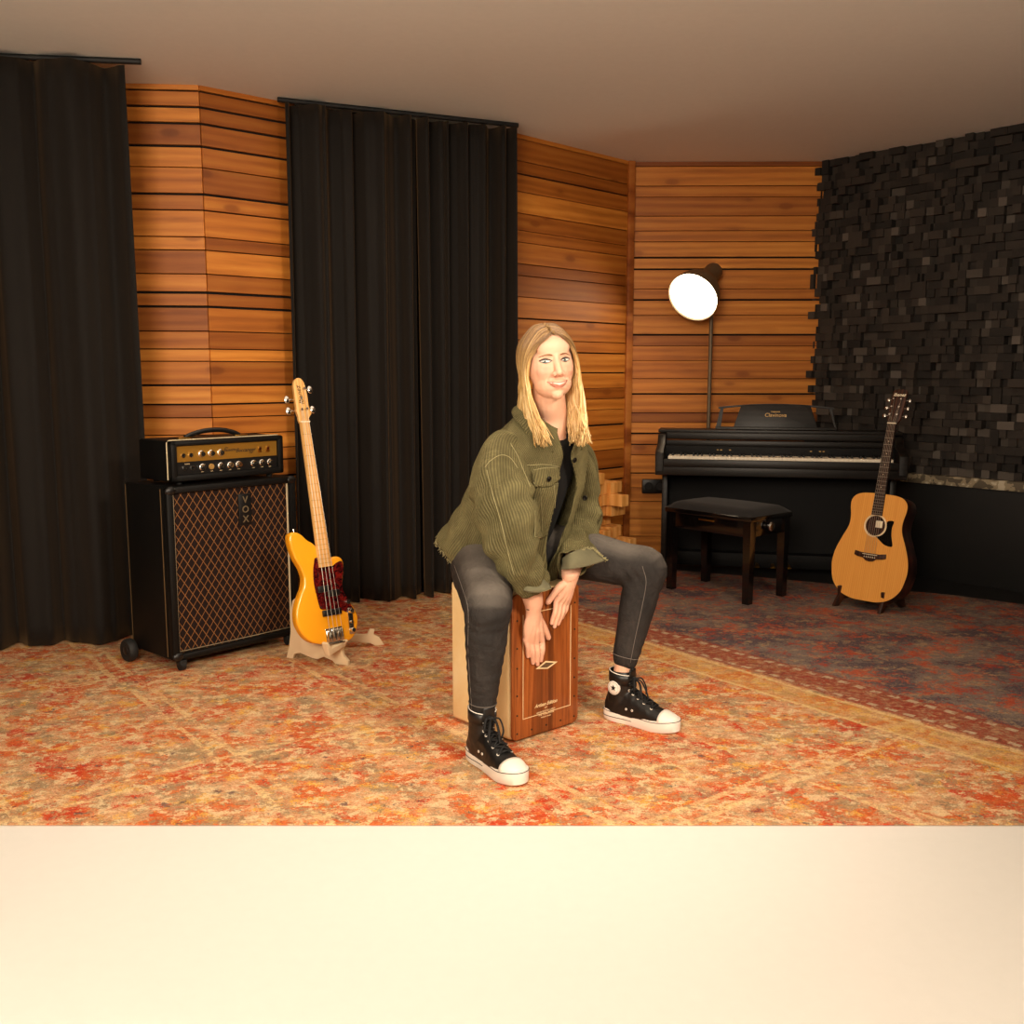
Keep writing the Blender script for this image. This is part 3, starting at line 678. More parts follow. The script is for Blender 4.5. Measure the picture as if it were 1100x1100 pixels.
pk = affine([zc((540, 650)), zc((555, 800)), zc((520, 585))], bo, ex, ey)
(k0, k1, k2) = pk; dv = (V((*k1, 0)) - V((*k0, 0))); L_ = dv.length; Mk = Matrix.Translation((k0[0], k0[1], 0)) @ Matrix.Rotation(math.atan2(dv.y, dv.x), 4, 'Z')
mb = MB(); mb.box((-.012, -.011, .0035), (L_ + .012, .011, .006), .001, Mk); cp = mb.build('control_plate', M_chrome, bt)
for q, r, hh in ((.0, .0105, .018), (.55, .006, .012), (.95, .0105, .016)):
    mb = MB(); mb.lathe([(r, .006), (r * .95, .006 + hh * .9), (r * .8, .006 + hh), (.0005, .006 + hh)], 18, Mk @ Matrix.Translation((q * L_, 0, 0))); mb.build('knob', M_chrome, cp)
mb = MB(); mb.lathe([(.0095, .003), (.009, .018), (.0005, .019)], 18, Matrix.Translation((k2[0], k2[1], 0))); mb.build('knob', M_chrome, bt)
hb = body[3]; mb = MB(); mb.cyl((hb[0], hb[1] - .004, -.02), (hb[0], hb[1] + .012, -.02), .004); mb.cyl((hb[0], hb[1] + .010, -.02), (hb[0], hb[1] + .013, -.02), .008); mb.build('strap_button', M_chrome, bt)
for p in ((312, 290), (298, 410), (312, 535), (348, 645), (470, 640), (478, 515), (488, 395), (478, 290)):
    q = affine([zc(p)], bo, ex, ey)[0]; mb = MB(); mb.cyl((q[0], q[1], .003), (q[0], q[1], .0042), .0028, n=10); mb.build('screw', M_chrome, bt)
# plywood stand: two interlocking plates
fL = fl(313, 708); fR = fl(367, 715); u = (fR - fL).normalized(); st = thing('guitar_stand', 'pale plywood stand holding the yellow bass guitar', 'guitar stand', (fL.x, fL.y, ZF), math.atan2(u.y, u.x))
W_ = (fR - fL).length
pr = [(-.018, 0), (.014, 0), (.022, .020), (.05, .028), (W_ * .45, .012), (W_ * .55, .010), (W_ * .68, .024), (W_ * .85, .012), (W_ * .9, 0), (W_ + .035, 0), (W_ + .035, .018), (W_ + .012, .040), (W_ + .010, .065), (W_ + .030, .098), (W_ + .022, .105), (W_ + .000, .100), (W_ - .010, .078), (W_ - .03, .073), (.095, .073), (.078, .085), (.060, .14), (.050, .21), (.047, .255), (.040, .262), (.020, .245), (.008, .19), (.006, .11), (-.003, .05)]
mb = MB(); mb.prism(pr, -.008, .010, basis(V((1, 0, 0)), V((0, 0, 1)), V((0, -1, 0))), bev=.0015); mb.build('front_plate', M_ply, st)
mb = MB(); mb.prism([(0, .078), (-.115, .068), (-.135, .120), (-.125, .124), (-.100, .092), (0, .098)], W_ - .004, W_ + .022, basis(V((0, 1, 0)), V((0, 0, 1)), V((1, 0, 0))), bev=.002); mb.build('support_arm', M_ply, st)
q0 = MW[st].inverted() @ fl(352, 698); q1 = MW[st].inverted() @ fl(410, 694); q0.z = q1.z = 0; u2 = (q1 - q0).normalized(); L2 = (q1 - q0).length
p2 = [(0, .0), (.03, .0), (.05, .018), (.12, .022), (L2 - .05, .012), (L2 - .03, .0), (L2 + .01, .0), (L2 - .01, .035), (L2 - .035, .050), (L2 - .03, .072), (L2 - .05, .075), (L2 - .062, .052), (.10, .052), (.07, .075), (.05, .2), (.02, .2), (.01, .05)]
mb = MB(); mb.prism(p2, -.008, .008, basis(u2, V((0, 0, 1)), u2.cross(V((0, 0, 1))), q0 + V((0, .0, 0))), bev=.0015); mb.build('rear_plate', M_ply, st)

# ------------------------------------------------------------ floor lamp
lp = V((1.222, 6.27, 0))
lt = thing('floor_lamp', 'tall grey floor lamp with bright bell shade behind the piano', 'lamp', (lp.x, lp.y, .002))
dc = at(744, 320, 6.10) - lp; ax = V((.52, .68, .55)).normalized()   # from the opening to the back of the shade
top = dc + ax * .33
mb = MB(); mb.lathe([(.002, 0), (.125, 0), (.13, .006), (.125, .014), (.02, .020), (.012, .03)], 36); mb.build('base', M_lampg, lt)
pt_ = dc + ax * .27 + V((.01, .0, -.10))
mb = MB(); mb.tube([(0, 0, .01), (0, 0, 1.2), (0, -.0, pt_.z - .03)] , .012, 12); mb.build('pole', M_lampg, lt)
mb = MB(); mb.tube([(0, 0, pt_.z - .05), (0.0, 0.0, pt_.z + .02), tuple(dc + ax * .27)], .010, 10); mb.ell((0, 0, pt_.z), (.02, .02, .02)); mb.build('joint', M_lampg, lt)
F = frame_z(dc, ax); prof = [(.158, 0), (.156, .012), (.146, .06), (.128, .11), (.100, .16), (.072, .195), (.058, .225), (.056, .32), (.050, .335), (.02, .345)]
mb = MB(); mb.lathe(prof + [(.015, .335), (.046, .325), (.05, .23), (.066, .20), (.096, .155), (.124, .105), (.142, .056), (.153, .012), (.155, .001)], 40, F, False); mb.build('lamp_shade', M_lampg, lt)
mb = MB(); mb.lathe([(.0005, .028), (.05, .026), (.10, .020), (.149, .010), (.149, .014), (.10, .024), (.0005, .032)], 36, F, False); mb.build('diffuser', M_emit, lt)['label'] = 'glowing white diffuser'

# ------------------------------------------------------------ digital piano
pL = V((.818, 5.73, 0)); pR = V((2.150, 5.44, 0)); u = (pR - pL).normalized(); PW = (pR - pL).length
pt = thing('digital_piano', 'black digital piano standing against the corner of the wood wall', 'piano', (pL.x, pL.y, .0062), math.atan2(u.y, u.x))
mb = MB()
for x in (.03, PW - .03 - .032): mb = MB(); mb.box((x, .17, 0), (x + .032, .43, .62), .003); mb.build('side_panel', M_piano, pt)
mb = MB(); mb.box((.062, .39, .05), (PW - .062, .41, .62)); mb.build('back_panel', M_pianod, pt)
mb = MB(); mb.box((.0, .012, .605), (PW, .445, .665), .004); mb.build('key_bed', M_piano, pt)
for x in (0., PW - .045): mb = MB(); mb.prism([(0, .63), (0, .735), (.02, .752), (.15, .775), (.20, .83), (.445, .835), (.445, .63)], x, x + .045, basis(V((0, 1, 0)), V((0, 0, 1)), V((1, 0, 0))), bev=.003); mb.build('cheek', M_piano, pt)
mb = MB(); mb.box((.045, .0, .655), (PW - .045, .03, .700), .004); mb.build('key_slip', M_piano, pt)
mb = MB(); mb.box((.045, .17, .66), (PW - .045, .24, .765), .002, None); cpn = mb.build('control_panel', M_pianod, pt)
for x in (.34, .36, .41, .86, .91, .93): mb = MB(); mb.box((x, .166, .742), (x + .012, .1705, .748), .001); mb.build('button', M_letter, cpn)
mb = MB(); mb.box((.045, .225, .762), (PW - .045, .25, .797), .006); mb.box((.045, .245, .80), (PW - .045, .27, .842), .006); mb.build('folding_lid', M_piano, pt)
mb = MB(); mb.box((-.004, .262, .838), (PW + .004, .445, .858), .004); mb.build('top_board', M_piano, pt)
KW = 1.222; kx0 = (PW - KW) / 2; nw = 52; kw = KW / nw
wk = MB(); wk.box((0, .032, .690), (kw - .0009, .17, .715), .0012, None, 1); first = None
white = wk.build('white_key', M_white, pt); white.location = (kx0, 0, 0)
for i in range(1, nw):
    k = white.copy(); COL.objects.link(k); k.parent = pt; k.location = (kx0 + i * kw, 0, 0)
bk = MB(); bk.box((-.0055, .082, .712), (.0055, .17, .727), .0015, None, 1); black = bk.build('black_key', M_bpla, pt); got = False
for i in range(nw - 1):
    if (i + 5) % 7 in (0, 1, 3, 4, 5):
        k = black if not got else black.copy()
        if got: COL.objects.link(k); k.parent = pt
        got = True; k.location = (kx0 + (i + 1) * kw, 0, 0)
pt.scale = (1, 1, .978)
# music rest
ms = MB(); MX = PW / 2 - .01
def rest(x): return 1.0 - .035 * (abs(x) / .33) ** 2.2
TM = basis(V((1, 0, 0)), V((0, .22, .975)).normalized(), V((0, -.975, .22)).normalized(), (MX, .36, .856))
hgt = .158
arch = [(x, hgt - .022 * (abs(x) / .33) ** 2) for x in [i * .033 for i in range(-10, 11)]]
cut = .33
c_poly = [(-.24, .012), (.24, .012)] + [(x, y) for x, y in reversed([(x, y - .001) for x, y in arch if abs(x) <= .2])]
ms.prism(c_poly, 0, .012, TM, .002); ms.build('music_rest', M_piano, pt); rest_o = bpy.data.objects['music_rest']
for sgn in (-1, 1):
    mb = MB(); mb.prism([(sgn * .34, 0), (sgn * .345, .0), (sgn * .318, .132), (sgn * .30, .135)] if sgn > 0 else [(-.30, .135), (-.318, .132), (-.345, 0), (-.315, 0)], 0, .012, TM); mb.build('rest_side', M_piano, rest_o)
mb = MB(); mb.prism([(-.345, 0), (.345, 0), (.345, .016), (-.345, .016)], -.012, .014, TM, .002); mb.build('rest_ledge', M_piano, rest_o)
mb = MB(); top_ = [(x, y) for x, y in arch]; mb.prism([(x, y - .010) for x, y in top_] + top_[::-1], 0, .012, TM); mb.build('rest_top', M_piano, rest_o)
text('YAMAHA', .013, .0003, TM @ Matrix.Translation((.0, .108, .0123)), 'lettering', M_letter, pt, bold=.0003)
text('Clavinova', .032, .0003, TM @ Matrix.Translation((.0, .088, .0123)), 'lettering', M_letter, pt, .15, bold=.0002)
mb = MB(); mb.box((.062, .30, .02), (PW - .062, .40, .105), .004); mb.build('pedal_board', M_pianod, pt)
for x in (-.09, 0, .09):
    mb = MB(); mb.limb([(PW / 2 + x, .30, .045), (PW / 2 + x, .25, .05), (PW / 2 + x, .20, .042)], [(.006, .009), (.006, .011), (.005, .015)], 4, 12); mb.build('pedal', M_brass, pt)

# ------------------------------------------------------------ piano bench
q = [fl(724, 634), fl(806, 651), fl(838, 641)]; u = (q[1] - q[0]).normalized(); BWd = (q[1] - q[0]).length; BD = .30
be = thing('piano_bench', 'glossy black piano bench with padded velour seat in front of the piano', 'bench', (q[0].x - .02 * u.x, q[0].y - .02 * u.y, ZF), math.atan2(u.y, u.x))
BH = .455
mb = MB()
for x in (0, BWd):
    for y in (0, BD):
        mb = MB(); r0, r1 = .019, .023; mb.loft([[V((x + sx_ * r, y + sy_ * r, z)) for sx_, sy_ in ((-1, -1), (1, -1), (1, 1), (-1, 1))] for z, r in ((0, r0), (BH - .03, r1))]); mb.build('leg', M_gloss, be)
mb = MB(); 
for lo, hi in (((0, -.016, BH - .11), (BWd, .008, BH - .02)), ((0, BD - .008, BH - .11), (BWd, BD + .016, BH - .02)), ((-.016, 0, BH - .11), (.008, BD, BH - .02)), ((BWd - .008, 0, BH - .11), (BWd + .016, BD, BH - .02))): mb.box(lo, hi, .003)
mb.build('apron', M_gloss, be)
mb = MB(); mb.box((-.032, -.032, BH - .03), (BWd + .032, BD + .032, BH - .004), .006); mb.build('seat_frame', M_gloss, be)
n = 20; vs = []; fs = []
for j in range(n + 1):
    for i in range(n + 1):
        a, b_ = i / n, j / n; ed = min(1, 12 * min(a, 1 - a)) ** .5 * min(1, 8 * min(b_, 1 - b_)) ** .5
        vs.append((lerp(-.028, BWd + .028, a), lerp(-.028, BD + .028, b_), BH - .004 + .034 * ed + .008 * math.sin(PI * a) * math.sin(PI * b_)))
for j in range(n):
    for i in range(n): k = j * (n + 1) + i; fs.append([k, k + 1, k + n + 2, k + n + 1])
rim = [i for i in range(n + 1)] + [j * (n + 1) + n for j in range(1, n + 1)] + [n * (n + 1) + i for i in range(n - 1, -1, -1)] + [j * (n + 1) for j in range(n - 1, 0, -1)]
mb = MB(); mb.add(vs, fs + [rim[::-1]]); mb.build('seat_cushion', M_velvet, be, True, 60)
mb = MB(); mb.lathe([(.004, 0), (.008, .004), (.010, .02), (.024, .024), (.026, .032), (.020, .038), (.002, .039)], 20, Matrix.Translation((BWd + .014, BD * .42, BH - .06)) @ Matrix.Rotation(PI / 2, 4, 'Y')); mb.build('height_knob', M_chrome, be)['label'] = 'chrome height knob'
mb = MB(); mb.box((BWd * .38, -.019, BH - .052), (BWd * .58, -.0155, BH - .044), .001); mb.build('hinge_strip', M_brass, be)

# ------------------------------------------------------------ acoustic guitar
sc_ = 4.231; zd = lambda p: (870 + p[0] / sc_, 410 + p[1] / sc_)
go = at(935, 597, 4.93)
yaw = math.radians(-45); lean = math.radians(12); roll = math.radians(1.2)
nz_ = V((math.sin(yaw), -math.cos(yaw), 0)); xr = V((math.cos(yaw), math.sin(yaw), 0)); yv = V((0, 0, 1)) * math.cos(lean) - nz_ * math.sin(lean); zv = nz_ * math.cos(lean) + V((0, 0, 1)) * math.sin(lean)
x2 = xr * math.cos(roll) - yv * math.sin(roll); y2 = yv * math.cos(roll) + xr * math.sin(roll)
GM = basis(x2, y2, zv, go)
gt = thing('acoustic_guitar', 'natural spruce acoustic guitar on a dark stand in front of the piano', 'acoustic guitar', go); gt.matrix_world = GM; MW[gt] = GM
half = [(0, -.225), (.07, -.222), (.13, -.200), (.175, -.150), (.193, -.085), (.196, -.045), (.187, .010), (.163, .075), (.141, .125), (.134, .160), (.137, .20), (.144, .235), (.143, .268), (.125, .294), (.09, .308), (.04, .312)]
poly = half + [(-x, y) for x, y in reversed(half[1:])]
poly = [(p.x, p.y) for p in closed_catmull([(*p, 0) for p in poly], 4)]
mb = MB(); mb.prism(poly, -.115, -.003, bev=.003); mb.build('body', M_mahog, gt, True, 50)['label'] = 'dark mahogany back and sides'
SH = (0, .152)
ring = [(SH[0] + .050 * math.cos(2 * PI * k / 40), SH[1] + .050 * math.sin(2 * PI * k / 40)) for k in range(40)]
# top with a real sound hole
bm = bmesh.new(); ov = [bm.verts.new((x * 1.002, y * 1.002, 0)) for x, y in poly]; iv = [bm.verts.new((x, y, 0)) for x, y in ring]
ed = [bm.edges.new((a, b_)) for L3 in (ov, iv) for a, b_ in zip(L3, L3[1:] + L3[:1])]
bmesh.ops.triangle_fill(bm, use_beauty=True, edges=ed)
for f_ in bm.faces[:]:
    c = f_.calc_center_median()
    if (c.x - SH[0]) ** 2 + (c.y - SH[1]) ** 2 < .0475 ** 2: bm.faces.remove(f_)
r = bmesh.ops.extrude_face_region(bm, geom=bm.faces[:])
for e_ in r['geom']:
    if isinstance(e_, bmesh.types.BMVert): e_.co.z = -.0035
mb = MB(); mb.addbm(bm); mb.build('soundboard', M_spruce, gt, True, 30)
mb = MB(); mb.lathe([(.0005, -.0028), (.0495, -.0028)], 36, Matrix.Translation((*SH, 0)), False); mb.build('sound_hole', M_rosew, gt)
mb = MB(); mb.box((.0, SH[1] - .008, -.0026), (.034, SH[1] + .026, -.0022)); mb.build('paper_label', M_ivory, gt)
mb = MB(); mb.lathe([(.050, .0002), (.050, .0010), (.0585, .0010), (.0585, .0002)], 40, Matrix.Translation((*SH, 0)), False); mb.build('rosette', M_ply, gt)
pgd = [(.058, .180), (.090, .184), (.086, .150), (.090, .11), (.103, .066), (.090, .058), (.060, .064), (.035, .082), (.014, .098), (.030, .103), (.046, .115), (.056, .132), (.059, .150)]
mb = MB(); mb.prism([(p.x, p.y) for p in closed_catmull([(*p, 0) for p in pgd], 3)], .0003, .0018); mb.build('pickguard', M_gloss, gt)['label'] = 'black pickguard'
brp = [(-.080, .018), (-.045, .012), (.045, .012), (.080, .018), (.082, -.004), (.065, -.010), (.035, -.014), (.018, -.026), (0, -.029), (-.018, -.026), (-.035, -.014), (-.065, -.010), (-.082, -.004)]
mb = MB(); mb.prism(brp, .0003, .009, bev=.002); b3 = mb.build('bridge', M_rosew, gt); mb = MB(); mb.box((-.038, .004, .008), (.038, .007, .0125), .001); mb.build('saddle', M_ivory, b3)
for i in range(6): mb = MB(); mb.ell((-.027 + .0108 * i, -.008, .0095), (.003, .003, .003), None, 10, 6); mb.build('bridge_pin', M_ivory, b3)
NUT = .665; FB = .205
wf = lambda y: lerp(.0275, .0215, (y - FB) / (NUT - FB))
mb = MB(); mb.loft([[V((-wf(y), y, .0005)), V((wf(y), y, .0005)), V((wf(y), y, .0065)), V((-wf(y), y, .0065))] for y in (FB, NUT)]); mb.build('fretboard', M_rosew, gt)
rings = []
for i in range(9):
    y = lerp(.30, NUT, i / 8); w2 = wf(y); rings.append([V((w2 * math.cos(a), y, .001 - .02 * abs(math.sin(a)) ** .8)) for a in [PI * k / 12 for k in range(13)]])
mb = MB(); mb.loft(rings); mb.build('neck', M_mahog, gt)
for i in range(1, 21):
    y = NUT - (NUT - .005) * (1 - 2 ** (-i / 12))
    if y < FB: break
    mb = MB(); mb.box((-wf(y), y - .0011, .0064), (wf(y), y + .0011, .0080)); mb.build('fret', M_string, gt)
for i in (3, 5, 7, 9, 12):
    y0, y1 = [NUT - (NUT - .005) * (1 - 2 ** (-k / 12)) for k in (i, i - 1)]; mb = MB(); mb.cyl((0, (y0 + y1) / 2, .0064), (0, (y0 + y1) / 2, .0069), .003, n=10); mb.build('fret_marker', M_ivory, gt)
mb = MB(); mb.box((-.0225, NUT, .0), (.0225, NUT + .006, .0105), .001); mb.build('nut', M_ivory, gt)
hs = [(-.0215, NUT), (.0215, NUT), (.034, NUT + .022), (.036, NUT + .035), (.036, NUT + .17), (.030, NUT + .182), (.010, NUT + .186), (0, NUT + .182), (-.010, NUT + .186), (-.030, NUT + .182), (-.036, NUT + .17), (-.032, NUT + .035), (-.030, NUT + .022)]
HT = Matrix.Translation((0, NUT, 0)) @ Matrix.Rotation(math.radians(-12), 4, 'X') @ Matrix.Translation((0, -NUT, 0))
mb = MB(); mb.prism(hs, -.012, .003, HT, .001); mb.build('headstock', M_rosew, gt)
text('Ibanez', .024, .0004, HT @ Matrix.Translation((0, NUT + .155, .0034)), 'lettering', M_ivory, gt, .35, bold=.0004)
for sd in (-1, 1):
    for i in range(3):
        y = NUT + .045 + .042 * i; mb = MB(); mb.M = HT; mb.cyl((sd * .019, y, .002), (sd * .019, y, .018), .0055, .0045, 12); tu = mb.build('tuning_machine', M_chrome, gt)
        mb = MB(); mb.M = HT; mb.cyl((sd * .030, y, -.007), (sd * .048, y, -.007), .0025); mb.ell((sd * .054, y, -.007), (.009, .011, .004), None, 12, 8); mb.build('tuning_key', M_chrome, tu)
for i in range(6):
    xb = -.027 + .0108 * i; xn = -.0175 + .007 * i; sd = -1 if i < 3 else 1; k = i if i < 3 else 5 - i; pe = HT @ V((sd * .019, NUT + .045 + .042 * k, .010))
    mb = MB(); mb.tube([(xb, -.006, .010), (xb, .0055, .0130), (xn, NUT + .003, .0108), pe], .0008, 5); mb.build('string', M_string, gt)
# dark stand
gL = fl(893, 652); gR = fl(946, 661); gB = fl(980, 651)
ub = (gR - gL).normalized(); gs = thing('guitar_stand', 'dark wooden stand holding the acoustic guitar', 'guitar stand', (gL.x, gL.y, ZF), math.atan2(ub.y, ub.x)); W2 = (gR - gL).length
gi = MW[gs].inverted()
for nm, (x, sgn) in (('side_plate', (.03, 1)), ('side_plate', (W2 - .005, 1))):
    pr = [(-.05, 0), (-.02, 0), (.01, .035), (.10, .04), (.16, .0), (.20, .0), (.17, .07), (.15, .18), (.12, .185), (.11, .09), (.02, .078), (-.008, .105), (-.022, .10), (-.018, .06), (-.035, .03)]
    dirv = (V((.10, .995, 0)) if x > .1 else V((.45, .89, 0))).normalized()
    mb = MB(); mb.prism(pr, -.009, .009, basis(dirv, V((0, 0, 1)), dirv.cross(V((0, 0, 1))), (x, .045, 0)), bev=.002); mb.build(nm, M_rosew, gs)
mb = MB(); mb.box((.05, .10, .045), (W2 + .01, .118, .075), .003); mb.build('cross_bar', M_rosew, gs)

# ------------------------------------------------------------ block diffuser in the wood corner
df = thing('wood_block_diffuser', 'stack of staggered pine block ends in the wood corner behind the woman', 'sound diffuser', (.47, 5.98, 0.0062))
rnd = random.Random(9); dirc = V((D[0] - Cc[0], D[1] - Cc[1], 0)).normalized(); dn = V((dirc.y, -dirc.x, 0))
DM = basis(dirc, dn, V((0, 0, 1)), (0, 0, 0)); z = 0.0
rows = 9; bs = .066
heights = [.30, .42, .36, .30, .44, .36, .48, .28, .32, .22]
for r_ in range(rows):
    for c_ in range(5):
        if r_ == rows - 1 and c_ > 2: continue
        ln = .04 + .16 * rnd.random() ** 1.3 + (.05 if rnd.random() < .25 else 0); x = -.20 + c_ * bs + (.012 if r_ % 2 else 0)
        mb = MB(); mb.cur = (rnd.uniform(.4, .9), rnd.random(), rnd.random()); mb.box((x, -.02, z + .0003), (x + bs - .0005, ln, z + bs - .0003), .0015, DM, 1); mb.build('wood_block', M_blockw, df, attr='tone')
    z += bs
# ------------------------------------------------------------ cajon
cFL = fl(549.5, 802); cFR = fl(620, 779); wv_ = (cFR - cFL); wv_.z = 0; CW = wv_.length; wv_.normalize(); FN = V((wv_.y, -wv_.x, 0))   # FN points out of the playing face
CD, CH = .31, .485
CJ = thing('cajon', 'wooden box drum with striped rosewood face and pale birch sides under the woman', 'cajon', (cFL.x, cFL.y, ZF), math.atan2(wv_.y, wv_.x)); CJM = MW[CJ]
mb = MB(); mb.box((0, .006, .008), (CW, CD, CH), .014, None, 4); mb.build('box', M_birch, CJ)['label'] = 'pale birch shell'
def rrect(x0, x1, y0, y1, r, n=5):
    out = []
    for cx, cy, a0_ in ((x1 - r, y1 - r, 0), (x0 + r, y1 - r, PI / 2), (x0 + r, y0 + r, PI), (x1 - r, y0 + r, 1.5 * PI)):
        out += [(cx + r * math.cos(a0_ + PI / 2 * k / n), cy + r * math.sin(a0_ + PI / 2 * k / n)) for k in range(n + 1)]
    return out
FZ = basis(V((1, 0, 0)), V((0, 0, 1)), V((0, -1, 0)), (0, 0, 0))
FC = basis(V((1, 0, 0)), V((0, 0, 1)), V((0, -1, 0)), (CW / 2, .006, 0))
face = MB(); face.prism(rrect(-CW / 2, CW / 2, .008, CH, .022), 0, .008, Matrix.Identity(4), bev=.002)
fo = None
vsl = face.v; face.v = [V((p.x, -p.z, p.y)) for p in vsl]; fo = face.build('playing_face', M_cface, CJ); fo.location = (CW / 2, .006, 0); MW[fo] = MW[CJ] @ Matrix.Translation((CW / 2, .006, 0)); fo['label'] = 'striped rosewood playing face'
def inlay(x0, z0, x1, z1, name='inlay_line'): mb = MB(); mb.box((x0, -.0028, z0), (x1, -.0018, z1)); mb.build(name, M_letterw, CJ)
lx0, lx1, lz0, lz1 = .046, CW - .038, .072, CH - .07; lw = .0022
inlay(lx0, lz0, lx0 + lw, lz1); inlay(lx1, lz0, lx1 + lw, lz1); inlay(lx0, lz0, lx0 + .105, lz0 + lw); inlay(lx1 - .10, lz0, lx1, lz0 + lw); inlay(lx0 + .02, lz1, lx1 - .02, lz1 + lw)
for x, zs in ((.022, (.03, .09, .155, .245, .31, .40)), (CW - .018, (.03, .10, .165, .23, .33, .42))):
    for z in zs: mb = MB(); mb.cyl((x, -.0017, z), (x, -.0030, z), .0036, .003, 12); mb.build('screw', M_hole, CJ)
for x in (.085, .15, .215): mb = MB(); mb.cyl((x, -.0017, .03), (x, -.0030, .03), .0036, .003, 12); mb.build('screw', M_hole, CJ)
dx, dz = CW / 2 - .002, .268
mb = MB(); mb.prism([*[((MW[CJ].inverted() @ onplane(x_, y_, cFL, FN)).x, (MW[CJ].inverted() @ onplane(x_, y_, cFL, FN)).z) for x_, y_ in ((575, 718.5), (588, 718.2), (598.5, 710.5), (585.5, 709.8))]], .0018, .0028, FZ); em = mb.build('emblem', M_letterw, CJ)
mb = MB(); mb.prism([*[((MW[CJ].inverted() @ onplane(x_, y_, cFL, FN)).x, (MW[CJ].inverted() @ onplane(x_, y_, cFL, FN)).z) for x_, y_ in ((579, 717), (587, 716.8), (594.5, 711.8), (586, 711.4))]], .0029, .0033, FZ); mb.build('emblem_centre', plain('dark_inlay', '#5e4630', .5), em)
T = lambda x, z: basis(V((1, 0, 0)), V((0, 0, 1)), V((0, -1, 0)), (x, -.0022, z))
text('Artisan Edition', .0165, .0004, T(CW / 2 + .0, .103), 'lettering', M_letterw, CJ, .45, bold=.0002)
text('EST', .008, .0004, T(CW / 2, .090), 'lettering', M_letterw, CJ); text('HANDCRAFTED CAJON', .0078, .0004, T(CW / 2, .079), 'lettering', M_letterw, CJ)
text('FINE TONEWOODS', .0078, .0004, T(CW / 2 + .002, .069), 'lettering', M_letterw, CJ); text('MADE BY HAND', .006, .0004, T(CW / 2, .060), 'lettering', M_letterw, CJ)
for x in (.04, CW - .04):
    for y in (.05, CD - .05): mb = MB(); mb.cyl((x, y, 0), (x, y, .01), .014, .015); mb.build('foot', M_rubber, CJ)
# ------------------------------------------------------------ the seated woman
PR = thing('person', 'woman with long blonde hair in olive corduroy jacket, seated on the wooden box drum', 'person', (0, 3.2, ZF))
RT = V((-FN.y * -1, 0, 0)); RT = V((FN.y, -FN.x, 0)).normalized()      # her right hand side
FW = FN.copy()
def quickbvh(vs, fs): return BVHTree.FromPolygons([tuple(v) for v in vs], fs)
def hit(bvh, px, py):
    d = ray(px, py).normalized(); r = bvh.ray_cast(V((0, 0, CAM_H)), d)
    if r[0] is None:
        o = V((0, 0, CAM_H)); best = None
        for k in range(200, 460):
            q = o + d * (k * .01); f = bvh.find_nearest(q)
            if best is None or f[3] < best[2]: best = (f[0], f[1], f[3])
        return best[0], best[1]
    n = r[1]; return r[0], (n if n.dot(d) < 0 else -n)
def newmesh(name, vs, fs, mat, parent, smooth=True, ang=180, attrs=None):
    iv = MW[parent].inverted(); me = bpy.data.meshes.new(name); me.from_pydata([tuple(iv @ V(p)) for p in vs], [], fs)
    for k, vals in (attrs or {}).items():
        a = me.attributes.new(k, 'FLOAT', 'POINT'); a.data.foreach_set('value', vals)
    return link(name, me, mat, parent, smooth, ang)
def nearest_seg(p, pts):
    best = None; s = 0
    for a, b in zip(pts[:-1], pts[1:]):
        d = b - a; t = max(0, min(1, (p - a).dot(d) / d.length_squared)); q = a + d * t; e = (p - q).length
        if best is None or e < best[0]: best = (e, s + t * d.length, q, d.normalized())
        s += d.length
    return best
# ---- joints
PEL = V((-.03, 3.36, .590)); NEK = V((.122, 3.205, 1.025)); SP = (NEK - PEL).normalized(); DF = SP.cross(RT) ; DF = DF if DF.dot(FW) > 0 else -DF
HIPR = PEL + RT * .097 + V((0, 0, -.028)); HIPL = PEL - RT * .085 + V((0, 0, -.005))
KNR = at(524, 652, 2.90); ANR = None; KNL = at(694, 610, 3.33); ANL = None
SHOES = [(fl(506, 814), fl(566, 851)), (fl(650, 771), fl(720, 788))]
def ankle(s): d = s[1] - s[0]; d.normalize(); return s[0] + d * .066 + V((0, 0, .175))
ANR = ankle(SHOES[0]); ANL = ankle(SHOES[1])
SHR = at(533, 484, 3.13); ELR = at(546, 566, 2.99); WRR = onplane(573, 657, cFL + FN * .040, FN)
SHL = at(617, 486, 3.33); ELL = at(623, 572, 3.33); WRL = onplane(613, 622, cFL + FN * .045, FN)
# ---- head frame
HC = at(589.5, 391, 3.135); hz = V((-.085, .0, 1)).normalized(); hy = V((.27, -.963, -.02)); hy = (hy - hz * hy.dot(hz)).normalized(); hx = hy.cross(hz).normalized()
if hx.x < 0: hx = -hx
HM = basis(hx, hy, hz, HC); H3 = HM.to_3x3()
def hp(x, y, z): return HM @ V((x, y, z))
bd_ = MB()
def E(c, r): bd_.ell(hp(*c), r, H3, 28, 18)
E((0, -.018, .026), (.0750, .093, .086)); E((0, .018, -.012), (.0695, .066, .084)); E((0, .024, -.058), (.0585, .058, .048)); E((0, .058, -.090), (.021, .020, .019))
E((-.034, .048, -.020), (.025, .024, .028)); E((.034, .048, -.020), (.025, .024, .028)); E((0, .055, .048), (.052, .030, .040))
bd_.limb([hp(0, .0755, .022), hp(0, .0815, -.001), hp(0, .0915, -.020)], [.0100, .0108, .0115], 5, 14)
E((0, .098, -.028), (.0115, .0115, .0100)); E((-.0125, .089, -.032), (.0085, .0105, .0075)); E((.0125, .089, -.032), (.0085, .0105, .0075))
for s_ in (-1, 1): bd_.limb([hp(0, .0735, .026), hp(s_ * .022, .0705, .029), hp(s_ * .042, .0555, .027), hp(s_ * .056, .036, .020)], [.0085, .0085, .0080, .007], 5, 12); E((s_ * .072, -.012, -.012), (.008, .018, .030))
E((0, .078, -.058), (.024, .014, .013))
